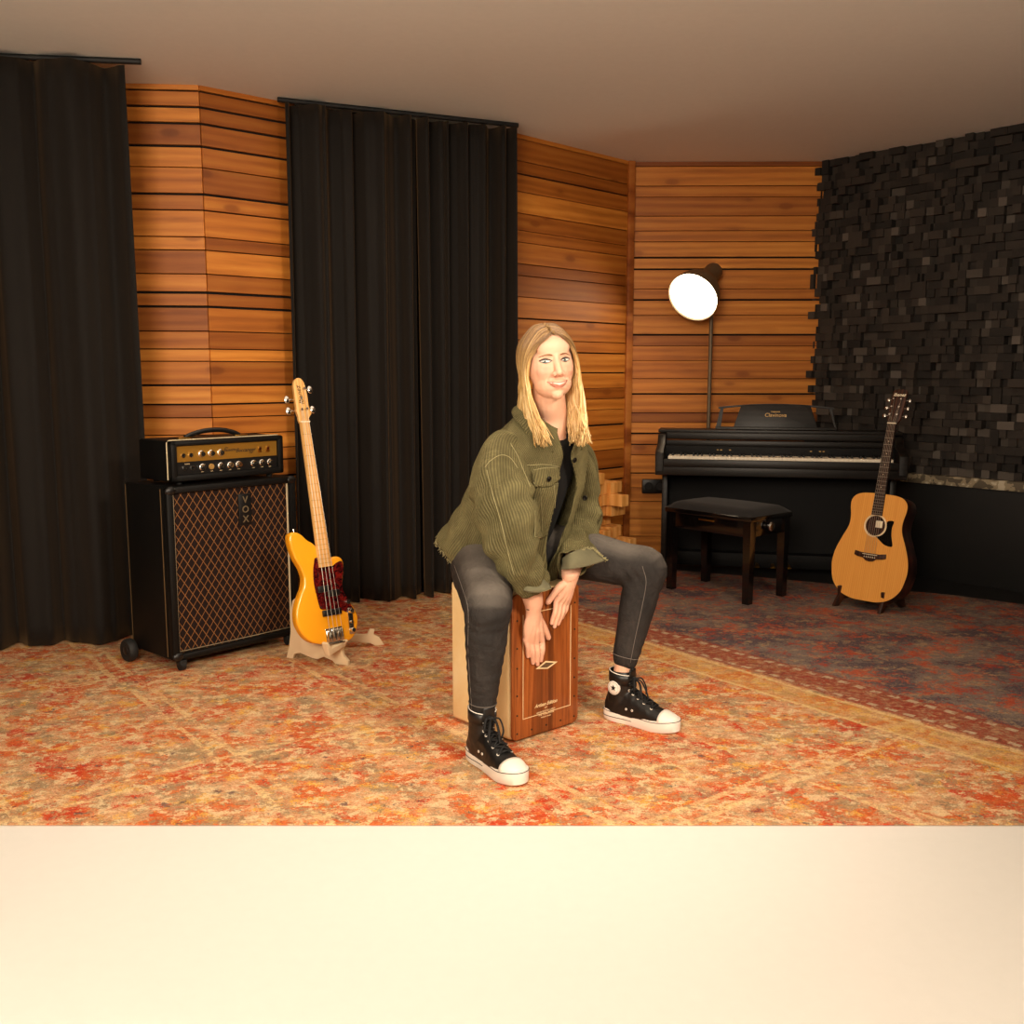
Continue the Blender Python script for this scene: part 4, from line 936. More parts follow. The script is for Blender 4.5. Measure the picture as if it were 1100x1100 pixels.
bd_.limb([hp(0, -.012, -.05), hp(0, -.022, -.10), NEK + V((0, .0, .02)), NEK - SP * .06], [.052, .050, .053, .075], 5, 20)
# trunk, arms, legs under the clothes
bd_.limb([PEL, PEL + SP * .2, PEL + SP * .34, NEK - SP * .04], [(.10, .14), (.09, .12), (.09, .13), (.06, .09)], 5, 20, up=DF)
SLR = [at(556, 474, 3.20), at(540, 492, 3.14), at(538, 526, 3.05), at(545, 562, 2.985), at(557, 598, 2.985), at(571, 628, 3.045)]
SLL = [at(606, 478, 3.32), at(619, 494, 3.39), at(625, 530, 3.44), at(626, 566, 3.42), at(621, 592, 3.31), at(613, 607, 3.19)]
for sl, wr in ((SLR, WRR), (SLL, WRL)):
    bd_.limb(sl[:-1] + [sl[-1].lerp(wr, .45), wr], [.045, .045, .042, .039, .037, (.031, .033), (.021, .026)], 5, 18, up=FN)
for hi, kn, an, tv in ((HIPR, KNR, ANR, SHOES[0][1]), (HIPL, KNL, ANL, SHOES[1][1])):
    bd_.limb([hi, hi.lerp(kn, .5), kn, kn.lerp(an, .4), an, an - V((0, 0, .06))], [.078, .068, .050, .045, .030, .030], 5, 18, up=(0, 0, 1) if False else (.3, .1, .2))
    hd_ = V((tv.x - an.x, tv.y - an.y, 0)).normalized(); bd_.limb([an - V((0, 0, .06)), an - V((0, 0, .105)) + hd_ * .03, V((an.x, an.y, .058)) + hd_ * .11], [.030, .026, .014], 5, 14)
# hands
TIPS = []
def hand(wr, kn, tips, thumb, off, mirror):
    P = lambda px, py, d: onplane(px, py, cFL + FN * d, FN)
    K = [P(x, y, .019) for x, y in kn]; W = wr
    for i, k in enumerate(K):
        s0 = W.lerp(k, .12) + (k - sum(K, V()) / 4) * .35
        bd_.limb([W + (k - sum(K, V()) / 4) * .30, s0, W.lerp(k, .6) + FN * .004, k], [.013, .0135, .0130, .0105], 4, 12, up=FN)
    km = sum(K, V()) / 4; al = (km - W).normalized(); ac = al.cross(FN).normalized(); an_ = ac.cross(al).normalized()
    bd_.limb([W - al * .012, W, W.lerp(km, .30), W.lerp(km, .62), W.lerp(km, .88)], [(.021, .026), (.021, .026), (.019, .028), (.0150, .031), (.0105, .032)], 5, 20, up=FN)
    bd_.ell(W.lerp(km, .52) - FN * .001, ((K[0] - K[3]).length * .58, (km - W).length * .62, .0155), basis(ac, al, an_).to_3x3(), 22, 14)
    for i, (k, (tx, ty)) in enumerate(zip(K, tips)):
        t = P(tx, ty, .0085); m1 = k.lerp(t, .42) + FN * .005; m2 = k.lerp(t, .75) + FN * .0015
        r = .0088 if i != 3 else .0076
        bd_.limb([k.lerp(W, .15), k, m1, m2, t], [r * 1.1, r * 1.08, r, r * .92, r * .78], 5, 14, up=FN); TIPS.append((t, (t - m2).normalized(), r))
    tb = [P(x, y, d) for x, y, d in thumb]
    bd_.limb([W.lerp(tb[0], .4)] + tb, [.013, .0135, .0110, .0095, .0078], 5, 14, up=FN); TIPS.append((tb[-1], (tb[-1] - tb[-2]).normalized(), .0095))
hand(WRR, [(582.2, 688), (576.0, 690.5), (570.0, 690), (564.6, 687)], [(581.2, 709.5), (577.4, 713.8), (572.6, 712.3), (567.0, 705.5)], [(580.5, 668, .028), (585.8, 677, .022), (589.3, 685.5, .014)], 0, 1)
hand(WRL, [(597.5, 646), (601.5, 648.5), (605.8, 649), (609.4, 647)], [(592.6, 669.5), (595.6, 673.3), (599.4, 670.5), (603.6, 664)], [(601, 631, .034), (595, 638.5, .026), (588.2, 647.5, .013)], 0, -1)
vs, fs, ns = remeshed(bd_, .0026, 4, .5)
HI = HM.inverted(); blush = []
def gs_(x, y, sx, sy): return math.exp(-(x * x) / (sx * sx) - (y * y) / (sy * sy))
for i, p in enumerate(vs):
    q = HI @ p; b_ = 0
    if abs(q.x) < .1 and q.y > .0 and -.13 < q.z < .13:
        d = V((0, 0, 0)); ax_ = abs(q.x); f = sstep(.02, .06, q.y)
        d.y -= .0050 * gs_(ax_ - .031, q.z - .008, .017, .010)              # eye sockets
        d.y += .0015 * gs_(ax_ - .027, q.z - .028, .020, .007)              # brows
        d.y += .0020 * gs_(ax_ - .038, q.z + .026, .016, .014)              # smiling cheeks
        d.y -= .0028 * gs_(ax_ - (.024 + .30 * max(0, -.028 - q.z)), q.z + .044, .0045, .016)   # smile folds
        d.y += .0030 * gs_(q.x, q.z + .0545, .020, .0045)                   # upper lip
        d.y += .0036 * gs_(q.x, q.z + .0755, .017, .0055)                   # lower lip
        d.y -= .0030 * gs_(q.x, q.z + .083, .018, .0050)
        d.y -= .0012 * gs_(q.x, q.z + .044, .005, .006)                     # philtrum
        d.y -= .0030 * gs_(ax_ - .0065, q.z + .0385, .0035, .0025)          # nostrils
        vs[i] = p + H3 @ (d * f)
        b_ = .75 * gs_(ax_ - .042, q.z + .028, .020, .020) + .35 * gs_(q.x, q.z + .036, .016, .012) + .5 * gs_(ax_ - .031, q.z + .012, .015, .006)
        b_ *= f
    elif (p - WRR).length < .20 or (p - WRL).length < .2:
        b_ = .35 if min((p - t[0]).length for t in TIPS) < .03 else .15
    blush.append(min(1, b_))
body = newmesh('body', vs, fs, M_skin, PR, attrs={'blush': blush}); HB = quickbvh(vs, fs)
for t, d, r in TIPS:
    up = FN; c = t + up * (r * .62) - d * .002; F = frame_z(c, up, d); mb = MB(); mb.ell(c, (.0045, .0065, .0012), basis(d.cross(up).normalized(), d, up).to_3x3(), 12, 6); mb.build('fingernail', M_nail, PR, world=True)
# ---- face patches that follow the skin
def facepatch(poly, off, thick, mat, name, parent=PR, rings=5, dome=0.0):
    cx = sum(p[0] for p in poly) / len(poly); cz = sum(p[1] for p in poly) / len(poly); vs_ = []; fs_ = []; m = len(poly)
    def pr(x, z, e):
        r = HB.ray_cast(hp(x, .25, z), -hy); q = HI @ r[0]; return hp(q.x, q.y + off + e, q.z)
    for k in range(rings, 0, -1):
        t = k / rings
        for x, z in poly: vs_.append(pr(cx + (x - cx) * t, cz + (z - cz) * t, dome * (1 - t * t)))
    vs_.append(pr(cx, cz, dome)); n0 = len(vs_)
    for k in range(rings - 1):
        for i in range(m): a = k * m + i; b2 = k * m + (i + 1) % m; fs_.append([a, b2, b2 + m, a + m])
    for i in range(m): fs_.append([(rings - 1) * m + i, (rings - 1) * m + (i + 1) % m, n0 - 1])
    vs_ += [v - hy * thick for v in vs_]
    fs_ += [[j + n0 for j in reversed(f)] for f in fs_]
    for i in range(m): a = i; b2 = (i + 1) % m; fs_.append([b2, a, a + n0, b2 + n0])
    return newmesh(name, vs_, fs_, mat, parent, True, 60)
def almond(cx, cz, w, hu, hd, inner, n=12, tilt=0):
    pts = []
    for i in range(n): t = i / n; x = lerp(-w, w, t); pts.append((cx + x, cz + hu * math.sin(PI * t ** .9) + tilt * x))
    for i in range(n): t = 1 - i / n; x = lerp(-w, w, t); pts.append((cx + x, cz - hd * math.sin(PI * t) + tilt * x))
    return pts
circ = lambda cx, cz, r, n=16: [(cx + r * math.cos(2 * PI * k / n), cz + r * math.sin(2 * PI * k / n)) for k in range(n)]
for s_ in (-1, 1):
    ex_, ez = s_ * .0315, .008
    e_ = facepatch(almond(ex_, ez, .0166, .0066, .0052, 0, tilt=s_ * .05), .0004, .002, M_sclera, 'eye', dome=.0026)
    gx = ex_ - .0024
    facepatch([(x, min(max(z, ez - .0048), ez + .0058)) for x, z in circ(gx, ez + .0006, .0072)], .0022, .001, M_iris, 'iris', e_, 3)
    facepatch(circ(gx, ez + .0006, .0030, 12), .0030, .0008, M_pupil, 'pupil', e_, 2)
    facepatch(circ(gx + .0018, ez + .0026, .0009, 8), .0034, .0006, M_teeth, 'catchlight', e_, 2) if False else None
    up_ = [(ex_ + lerp(-.0180, .0180, i / 12), ez + .0066 * math.sin(PI * (i / 12) ** .9) + s_ * .05 * lerp(-.0180, .0180, i / 12) + .0002) for i in range(13)]
    facepatch(up_ + [(x, z + .0024) for x, z in reversed(up_)], .0020, .0015, M_lash, 'eyelashes', PR, 3)
    lo_ = [(ex_ + lerp(-.0155, .0155, i / 10), ez - .0053 * math.sin(PI * i / 10) + s_ * .05 * lerp(-.0155, .0155, i / 10)) for i in range(11)]
    facepatch(lo_ + [(x, z - .0011) for x, z in reversed(lo_)], .0010, .001, M_lash, 'lower_lid', PR, 2)
    br_ = [(s_ * lerp(.012, .050, i / 10), .0225 + .0050 * math.sin(PI * (i / 10) ** .8) - .002 * (i / 10)) for i in range(11)]
    facepatch(br_ + [(x, z + lerp(.0032, .0014, k / 10)) for k, (x, z) in reversed(list(enumerate(br_)))], .0006, .0012, M_brow, 'eyebrow', PR, 3)
def smile(x, z0, curve): return z0 + curve * (abs(x) / .0335) ** 2
N_ = 14; xs_ = [lerp(-.0335, .0335, i / N_) for i in range(N_ + 1)]
top_m = [(x, smile(x, -.0590, .0065)) for x in xs_]; bot_m = [(x, smile(x, -.0715, .0190) if abs(x) < .033 else smile(x, -.0590, .0065) - .0003) for x in xs_]
facepatch(top_m + bot_m[::-1], .0012, .003, M_mouth, 'mouth', PR, 4)
xt = [x * .89 for x in xs_]; facepatch([(x, smile(x, -.0592, .0065)) for x in xt] + [(x, smile(x, -.0700, .0135)) for x in xt[::-1]], .0020, .002, M_teeth, 'teeth', PR, 4)
facepatch(top_m + [(x, z + .0036 * (1 - (abs(x) / .0337) ** 1.6) - (.0012 if abs(x) < .004 else 0)) for x, z in top_m[::-1]], .0024, .003, M_lip, 'upper_lip', PR, 4)
facepatch(bot_m + [(x, z - .0038 * (1 - (abs(x) / .0337) ** 1.8)) for x, z in bot_m[::-1]], .0026, .003, M_lip, 'lower_lip', PR, 4)
# ---- hair: a cap and many hanging locks
rnd = random.Random(12)
hb_ = MB()
def scalp(a, el_, off=.008):
    """point on the skull: a = angle round from the front, el_ = elevation"""
    return V((0, -.018, .026)) + V((math.sin(a) * math.cos(el_) * (.0735 + off), math.cos(a) * math.cos(el_) * (.093 + off), math.sin(el_) * (.086 + off)))
def push(q, off):
    c = V((0, -.018, .026)); r = V((.0735 + off, .093 + off, .086 + off)); d = q - c; k = math.sqrt((d.x / r.x) ** 2 + (d.y / r.y) ** 2 + (d.z / r.z) ** 2)
    if q.z > -.02 and k < 1: q = c + d / k
    return q
def lock(pts, r, tone, n=6, flat=.55):
    P = catmull(pts, 5); m = len(P); rr = [r * (.55 + .6 * min(1, 4 * i / m)) * (1 - .75 * max(0, (i / m - .55) / .45) ** 1.5) for i in range(m)]
    PW_ = [HM @ p for p in P]; b = len(hb_.v); f0 = len(hb_.f)
    hb_.tube(PW_, rr, n, True, flat, up=tuple(hx))
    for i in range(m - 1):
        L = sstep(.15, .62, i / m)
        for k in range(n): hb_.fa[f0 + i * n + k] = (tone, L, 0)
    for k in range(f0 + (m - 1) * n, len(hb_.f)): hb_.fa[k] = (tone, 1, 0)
NL = 230
for sd in (-1, 1):
    for i in range(NL):
        t = (i + rnd.random()) / NL                         # 0 = front of the parting, 1 = nape
        tone = rnd.random(); lay = rnd.uniform(.003, .014); jit = lambda s: rnd.uniform(-s, s)
        y0 = lerp(.070, -.105, t); z0 = .026 + (.092) * math.sqrt(max(0, 1 - ((y0 + .018) / .104) ** 2))
        front = max(0, 1 - t * 2.2)
        if t < .12: end = V((sd * (.062 + jit(.012)), .055 + jit(.012), -.185 + jit(.02)))
        xo = .004 + jit(.003)
        p = [V((sd * xo - .004, y0, z0 + lay * .5))]
        p.append(push(V((sd * .036, y0 + .006 * front - .006, z0 - .012)), lay))
        yy = lerp(.058, -.085, t ** .9)
        p.append(push(V((sd * lerp(.064, .066, t), yy, lerp(.045, .060, t))), lay))
        p.append(V((sd * (lerp(.079, .074 if t < .7 else .05, t) + lay * .5), lerp(.036, -.100, t), -.005 + jit(.004))))
        wv = jit(.006)
        inw = (.020 if sd < 0 else -.004) * max(0, 1 - t * 1.6); fwd = lerp(.040, -.085, t)
        p.append(V((sd * (lerp(.083, .072, t) + jit(.005)), fwd, -.065)))
        p.append(V((sd * (lerp(.084, .074, t) - inw * .5 + jit(.007) + wv), fwd + .006, -.130)))
        e = -.232 + jit(.020) - (.010 if sd > 0 else 0)
        p.append(V((sd * (lerp(.074, .070, t) - inw + jit(.013)) + (.006 if sd > 0 else .0), fwd + .020 + jit(.008), -.185)))
        p.append(V((sd * (lerp(.066, .066, t) - inw * 1.2 + jit(.018)) + (.010 if sd > 0 else .0), fwd + .034 + jit(.012), e)))
        lock(p, rnd.uniform(.0030, .0050), tone)
for i in range(26):                                        # strands at the temple that frame the forehead
    sd = 1 if i % 2 else -1; tone = rnd.random(); j = lambda s: rnd.uniform(-s, s)
    lock([V((-.004 + sd * .003, .078 + j(.004), .092 + j(.003))), V((sd * (.030 + j(.004)), .078 + j(.003), .076 + j(.004))), V((sd * (.061 + j(.003)), .056 + j(.003), .044 + j(.005))), V((sd * (.077 + j(.003)), .040 + j(.004), .002)), V((sd * (.084 + j(.003)), .036 + j(.004), -.06)), V((sd * (.079 + j(.005)), .046 + j(.006), -.13)), V((sd * (.060 + j(.014)), .066 + j(.008), -.215 + j(.03)))], rnd.uniform(.003, .0048), tone)
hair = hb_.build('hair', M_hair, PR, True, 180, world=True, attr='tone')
cap = MB(); cap.cur = (.4, .1, 0); n = 40; m = 22; vs_ = []; fs_ = []
for j in range(m + 1):
    for i in range(n):
        a = 2 * PI * i / n; fr = max(0, math.cos(a)); low = lerp(-.9, .78, fr ** 1.2 if fr > 0 else 0); e = lerp(PI / 2, low, j / m); vs_.append(HM @ scalp(a, e, .0055))
for j in range(m):
    for i in range(n): fs_.append([j * n + i, j * n + (i + 1) % n, (j + 1) * n + (i + 1) % n, (j + 1) * n + i])
cap.add(vs_, fs_); cap.build('scalp_hair', M_hair, hair, True, 180, world=True, attr='tone')
# ---- t-shirt
ts = MB(); TR = [(-.02, .16, .13), (.10, .15, .125), (.2, .15, .12), (.30, .155, .11), (.36, .15, .095), (.40, .135, .085), (.43, .11, .075), (.455, .08, .068)]
ts.loft([[PEL + SP * t + RT * a * math.cos(2 * PI * k / 32) + DF * (b * math.sin(2 * PI * k / 32)) for k in range(32)] for t, a, b in TR])
ts.build('t_shirt', M_tee, PR, True, 180, world=True)
# ---- jeans
jn = MB(); Rm = basis(RT, FW, V((0, 0, 1))).to_3x3()
jn.ell(PEL + V((0, 0, -.005)) - FW * .01, (.168, .135, .100), Rm, 30, 18)
jn.limb([PEL - V((0, 0, .02)), PEL + SP * .10], [(.125, .155), (.115, .145)], 4, 24, up=DF)
LEGS = []
def leg(hi, kn, an, rads, up, hem):
    mid = hi.lerp(kn, .5) + V((0, 0, .008)); calf = kn.lerp(an, .35); q = kn.lerp(an, hem); LEGS.append((hi, kn, an))
    jn.limb([hi, hi.lerp(kn, .28), mid, hi.lerp(kn, .82), kn, kn.lerp(an, .16), calf, kn.lerp(an, .68), q], rads, 6, 26, up)
leg(HIPR, KNR, ANR, [.100, .102, .094, .079, .073, .066, .062, .050, .041], (1, 0, .1), .955)
leg(HIPL, KNL, ANL, [.098, .096, .086, .074, .070, .065, .061, .050, .044], (0, 1, .1), .86)
vs, fs, ns = remeshed(jn, .0055, 3, .5)
fade = []
for i, p in enumerate(vs):
    n = ns[i]; f_ = 0; disp = .0018 * noise.noise(p * 14)
    for hi, kn, an in LEGS:
        th = (kn - hi).normalized(); front = (-(an - kn)); front = (front - th * front.dot(th)).normalized()
        t = (p - hi).dot(th) / (kn - hi).length; dist = ((p - hi) - th * (p - hi).dot(th)).length
        if -.1 < t < 1.25 and dist < .14:
            f_ = max(f_, sstep(.1, .95, n.dot(front)) * sstep(-.05, .25, t) * (1 - .3 * sstep(.9, 1.2, t)) * (.85 + .5 * noise.noise(p * 9)))
        # knee and crotch creases
        dk = (p - kn).length
        if dk < .17: disp += .0022 * math.sin((p - kn).dot((th + (an - kn).normalized() * -1).normalized()) * 190 + 4 * noise.noise(p * 16)) * sstep(.17, .05, dk) * sstep(.5, -.5, n.dot(front))
        if t < .35 and dist < .16: disp += .0030 * math.sin((p - hi).dot(th) * 130 + 5 * noise.noise(p * 10)) * sstep(.35, .05, t)
        sh = (an - kn).normalized(); ts_ = (p - kn).dot(sh) / (an - kn).length
        if .05 < ts_ < 1.1: disp += .0010 * math.sin((p - kn).dot(sh) * 170 + 6 * noise.noise(p * 12)) * sstep(.5, .95, ts_)
    vs[i] = p + n * disp; fade.append(max(0, min(1, f_)))
jeans = newmesh('jeans', vs, fs, M_denim, PR, attrs={'fade': fade}); jeans['label'] = 'washed black skinny jeans'; JB = quickbvh(vs, fs)
def seam(path, bvh, mat, parent, r=.0013, off=.0006, name='seam', sub=6, dashed=0):
    P = catmull([(x, y, 0) for x, y in path], sub); pts = []
    for p in P:
        q, n = hit(bvh, p.x, p.y); pts.append(q + n * off)
    mb = MB()
    ok = [pts[0]]
    for q in pts[1:]:
        if (q - ok[-1]).length < .045: ok.append(q)
        elif len(ok) == 1: ok = [q]
    if len(ok) < 2: return None
    mb.tube(ok, r, 6); return mb.build(name, mat, parent, True, 180, world=True)
seam([(690, 608), (694, 625), (690, 650), (683, 682), (677, 712)], JB, M_seam, jeans, .0010)
seam([(488, 607), (496, 630), (503, 655), (503, 700), (507, 762)], JB, M_seam, jeans, .0009)
for kn, an, hem, r in ((KNR, ANR, .93, .045), (KNL, ANL, .845, .046)):
    c = kn.lerp(an, hem); F = frame_z(c, an - kn); pts = []
    for k in range(33):
        a = 2 * PI * k / 32; d = (F.to_3x3() @ V((math.cos(a), math.sin(a), 0))); q = JB.ray_cast(c + d * .12, -d); pts.append(q[0] + d * .0005)
    mb = MB(); mb.tube(pts, .0012, 5); mb.build('hem_stitch', M_seam, jeans, True, 180, world=True)
# ---- jacket
JR = [(-.02, .196, .178), (.02, .200, .176), (.07, .200, .172), (.13, .196, .166), (.20, .194, .160), (.28, .198, .150), (.34, .192, .140), (.39, .178, .128), (.43, .156, .118), (.465, .128, .108), (.492, .102, .098), (.508, .088, .090)]
NU, NVv = 110, 70
jc = catmull([V((t, a, b)) for t, a, b in JR], 8); wale = []; vs = []; fs = []
def edgeR(v): return lerp(-.24, .02, sstep(0, .3, v)) + .05 * sstep(.3, .6, v) + .45 * sstep(.70, 1, v)
def edgeL(v): return lerp(.04, .42, sstep(0, .40, v)) - .36 * sstep(.45, .75, v) + .48 * sstep(.72, 1, v)
for j in range(NVv + 1):
    v = j / NVv; k = v * (len(jc) - 1); i0 = min(int(k), len(jc) - 2); R_ = jc[i0].lerp(jc[i0 + 1], k - i0)
    th0 = PI / 2 + edgeL(v); th1 = PI / 2 + 2 * PI - edgeR(v)
    for i in range(NU + 1):
        u = i / NU; th = lerp(th0, th1, u); c, s_ = math.cos(th), math.sin(th)
        # back is rounder, front hangs a little forward
        x = R_.y * math.copysign(abs(c) ** .85, c); y = R_.z * math.copysign(abs(s_) ** .9, s_)
        p = PEL + SP * R_.x + RT * x + DF * y
        nrm = (RT * c + DF * s_)
        p += -FW * (.030 * sstep(.25, .0, v) * max(0, -s_))                 # blouses out at the lower back
        p.z -= .065 * sstep(.35, 0, v) * max(0, s_) ** 2
        n1 = noise.noise(V((u * 5.5, v * 2.2, 3.1))); n2 = noise.noise(V((u * 13 + v * 3, v * 4.5, 7.7))); n3 = noise.noise(V((u * 9, v * 16, 1.7)))
        amp = sstep(1.0, .75, v)
        p += nrm * amp * (.015 * n1 + .012 * n2 + .009 * n3 * sstep(.5, .1, v))
        p += RT * .024 * sstep(.25, 0, v) * max(0, c)
        if j == 0: p += SP * .004 * rnd.uniform(-1, 1)
        vs.append(p); wale.append(th * .185)
for j in range(NVv):
    for i in range(NU): a = j * (NU + 1) + i; fs.append([a, a + 1, a + NU + 2, a + NU + 1])
def solid(o, th, off=-1): m_ = o.modifiers.new('thick', 'SOLIDIFY'); m_.thickness = th; m_.offset = off; return o
jacket = solid(newmesh('jacket', vs, fs, M_cord, PR, attrs={'wale': wale}), .005); jacket['label'] = 'olive green corduroy jacket with frayed hem'
JVS, JFS = list(vs), [list(f) for f in fs]
# frayed hem threads
fr = MB()
for i in range(0, NU + 1):
    for r_ in range(4):
        p = vs[i] + (vs[min(i + 1, NU)] - vs[i]) * rnd.random(); d = (-SP + V((rnd.uniform(-.8, .8), rnd.uniform(-.8, .8), rnd.uniform(-.2, .5)))).normalized(); fr.tube([p, p + d * .006, p + d * .011 + V((rnd.uniform(-.004, .004),) * 3)], [.0012, .0010, .0005], 4)
fr.build('frayed_hem', M_thread, jacket, True, 180, world=True)
def sleeve(pts, rad, seed, name='sleeve', up=(1, 0, 0)):
    P = catmull(pts, 12); Rd = catmull([(r, r, 0) for r in rad], 12); m = len(P); n = 44; vs_ = []; fs_ = []; wl = []
    u0 = V(up); tprev = None
    for i, p in enumerate(P):
        t = (P[min(i + 1, m - 1)] - P[max(i - 1, 0)]).normalized(); u0 = (u0 - t * u0.dot(t)).normalized(); b = t.cross(u0); f = i / (m - 1)
        for k in range(n):
            a = 2 * PI * k / n; d = u0 * math.cos(a) + b * math.sin(a)
            w_ = noise.noise(V((math.cos(a) * 1.3 + seed, math.sin(a) * 1.3, f * 4))) * .015 + noise.noise(V((math.cos(a) * 1.8, math.sin(a) * 1.8 + seed, f * 13))) * .012 * sstep(.1, .5, f)
            w_ += .0055 * math.sin(f * 42 + 2.4 * math.sin(a + seed)) * sstep(.25, .5, f) * sstep(1.0, .8, f)
            vs_.append(p + d * (Rd[i].x + w_ * sstep(0, .12, f))); wl.append(a * .08)
    for i in range(m - 1):
        for k in range(n): fs_.append([i * n + k, i * n + (k + 1) % n, (i + 1) * n + (k + 1) % n, (i + 1) * n + k])
    b0 = len(JVS); JVS.extend(vs_); JFS.extend([[q + b0 for q in f] for f in fs_])
    o = newmesh(name, vs_, fs_, M_cord, jacket, attrs={'wale': wl}); return solid(o, .004), P, Rd, vs_[-n:]
s1, P1, R1, cuffR = sleeve(SLR, [.050, .080, .095, .088, .070, .054], 1.7)
s2, P2, R2, cuffL = sleeve(SLL, [.045, .062, .066, .064, .058, .048], 5.2)
CB = quickbvh(JVS, JFS)
def sheet(name, rows, mat, parent, th=.004, wl=0.0):
    n = len(rows[0]); vs_ = [p for r in rows for p in r]; fs_ = []
    for j in range(len(rows) - 1):
        for i in range(n - 1): a = j * n + i; fs_.append([a, a + 1, a + n + 1, a + n])
    return solid(newmesh(name, vs_, fs_, mat, parent, attrs={'wale': [float(i) * wl for _ in rows for i in range(n)]}), th, 0)
def cuff(ctr_px, corner_pxs, seed):
    pass
# open cuffs: the right one turns up a pointed corner, the left one flares over the thigh
def ptsY(l): return [at(x, y, Y) for x, y, Y in l]
rw = [ptsY([(553, 624, 3.04), (562, 627, 2.99), (573, 625, 2.985), (580, 618, 3.0), (584, 613, 3.03)]), ptsY([(553, 630, 3.03), (562, 633, 2.98), (573, 634, 2.97), (583, 630, 2.985), (588, 624, 3.02)]), ptsY([(554, 631, 3.035), (564, 635, 2.985), (575, 636.5, 2.975), (586, 634.5, 2.985), (592, 632, 3.01)])]
def dense(rows, k=5):
    R_ = [catmull(r, k) for r in rows]; C_ = [catmull([r[i] for r in R_], k) for i in range(len(R_[0]))]; return [[c[j] for c in C_] for j in range(len(C_[0]))]
c1 = sheet('cuff', dense(rw), M_cordin, s1)
mb = MB(); mb.tube(catmull(rw[-1], 6), .0016, 6); mb.build('cuff_edge', M_thread, s1, True, 180, world=True)
lw_ = [ptsY([(604, 600, 3.15), (613, 594, 3.12), (624, 590, 3.15), (636, 590, 3.21)]), ptsY([(604, 607, 3.13), (614, 604, 3.10), (628, 600, 3.13), (643, 596, 3.20)]), ptsY([(602, 612, 3.13), (615, 611, 3.10), (632, 608, 3.13), (651, 602, 3.20)])]
c2 = sheet('cuff', dense(lw_), M_cordin, s2)
fr = MB(); eg = catmull([lw_[0][-1], lw_[1][-1], lw_[2][-1]], 10) + catmull([lw_[0][2], lw_[0][3], lw_[1][3]], 8)
for p in eg:
    for r_ in range(3): d = V((rnd.uniform(-.3, 1), rnd.uniform(-.6, .2), rnd.uniform(-.3, .8))).normalized(); fr.tube([p, p + d * .005, p + d * .009], [.0016, .0014, .0006], 4)
fr.build('frayed_edge', M_thread, s2, True, 180, world=True)
# collar
cr = []
for j, (t, a, b, dz) in enumerate([(.500, .086, .090, 0), (.516, .080, .082, .0), (.524, .082, .084, .002), (.516, .096, .098, .0), (.498, .112, .114, -.004), (.480, .126, .126, -.008)]):
    row = []
    for i in range(41):
        th = lerp(PI / 2 + .55, PI / 2 + 2 * PI - .50, i / 40); fdrop = .035 * max(0, math.sin(th)) * (j / 5)
        row.append(PEL + SP * (t - fdrop - .012 * max(0, math.sin(th))) + RT * a * math.cos(th) + DF * b * math.sin(th) * 1.0)
    cr.append(row)
sheet('collar', cr, M_cord, jacket, .005, .0146)
def pxpatch(name, poly, bvh, off, th, mat, parent, rings=7, sub=4):
    poly = [(p.x, p.y) for p in [q for a, b in zip(poly, poly[1:] + poly[:1]) for q in [V((*a, 0)).lerp(V((*b, 0)), k / sub) for k in range(sub)]]]
    cx = sum(p[0] for p in poly) / len(poly); cy = sum(p[1] for p in poly) / len(poly); vs_ = []; fs_ = []; m = len(poly); dref = None
    for k in range(rings, -1, -1):
        for x, y in (poly if k else [(0, 0)]):
            q, n = hit(bvh, cx + (x - cx) * k / rings, cy + (y - cy) * k / rings) if k else hit(bvh, cx, cy)
            vs_.append(q + n * off)
    for k in range(rings - 1):
        for i in range(m): a = k * m + i; b2 = k * m + (i + 1) % m; fs_.append([a, b2, b2 + m, a + m])
    for i in range(m): fs_.append([(rings - 1) * m + i, (rings - 1) * m + (i + 1) % m, rings * m])
    return solid(newmesh(name, vs_, fs_, mat, parent, attrs={'wale': [(v - PEL).dot(RT) for v in vs_]}), th, 0), vs_[:m]
fp, rim = pxpatch('pocket_flap', [(572.5, 504.5), (585, 502), (597, 501.5), (602, 512.5), (590, 521.5), (573, 522)], CB, .006, .005, M_cord, jacket)
mb = MB(); mb.tube(rim + rim[:1], .0011, 5); mb.build('stitching', M_thread, fp, True, 180, world=True)
pb, rim = pxpatch('chest_pocket', [(574, 522), (599, 519), (600, 545), (600, 568), (582, 578), (574, 577)], CB, .0025, .003, M_cord, jacket)
mb = MB(); mb.tube(rim + rim[:1], .0010, 5); mb.build('stitching', M_thread, pb, True, 180, world=True)
for path in ([(580, 523), (581, 550), (581.5, 576)], [(594, 521), (595, 545), (592, 571)]): seam(path, CB, M_thread, pb, .0009, .006, 'stitching')
M_btn = plain('dark_metal_button', '#1c1814', .35, .6)
for x, y, o_ in ((616.5, 494, .002), (628.5, 534.5, .002), (587.5, 513.5, .010)):
    q, n = hit(CB, x, y); F = frame_z(q + n * o_, n); mb = MB(); mb.lathe([(.0085, 0), (.0085, .003), (.0065, .0045), (.005, .0035), (.0005, .0035)], 18, F); mb.build('button', M_btn, jacket, world=True)
for path in ([(521, 502), (527, 495), (538, 489), (548, 492), (556, 503)], [(523, 505), (529, 530), (538, 560), (545, 590), (553, 620)], [(548, 476), (556, 490), (562, 505), (570, 524)], [(566, 500), (585, 499), (604, 502)]): seam(path, CB, M_thread, jacket, .0011, .001)
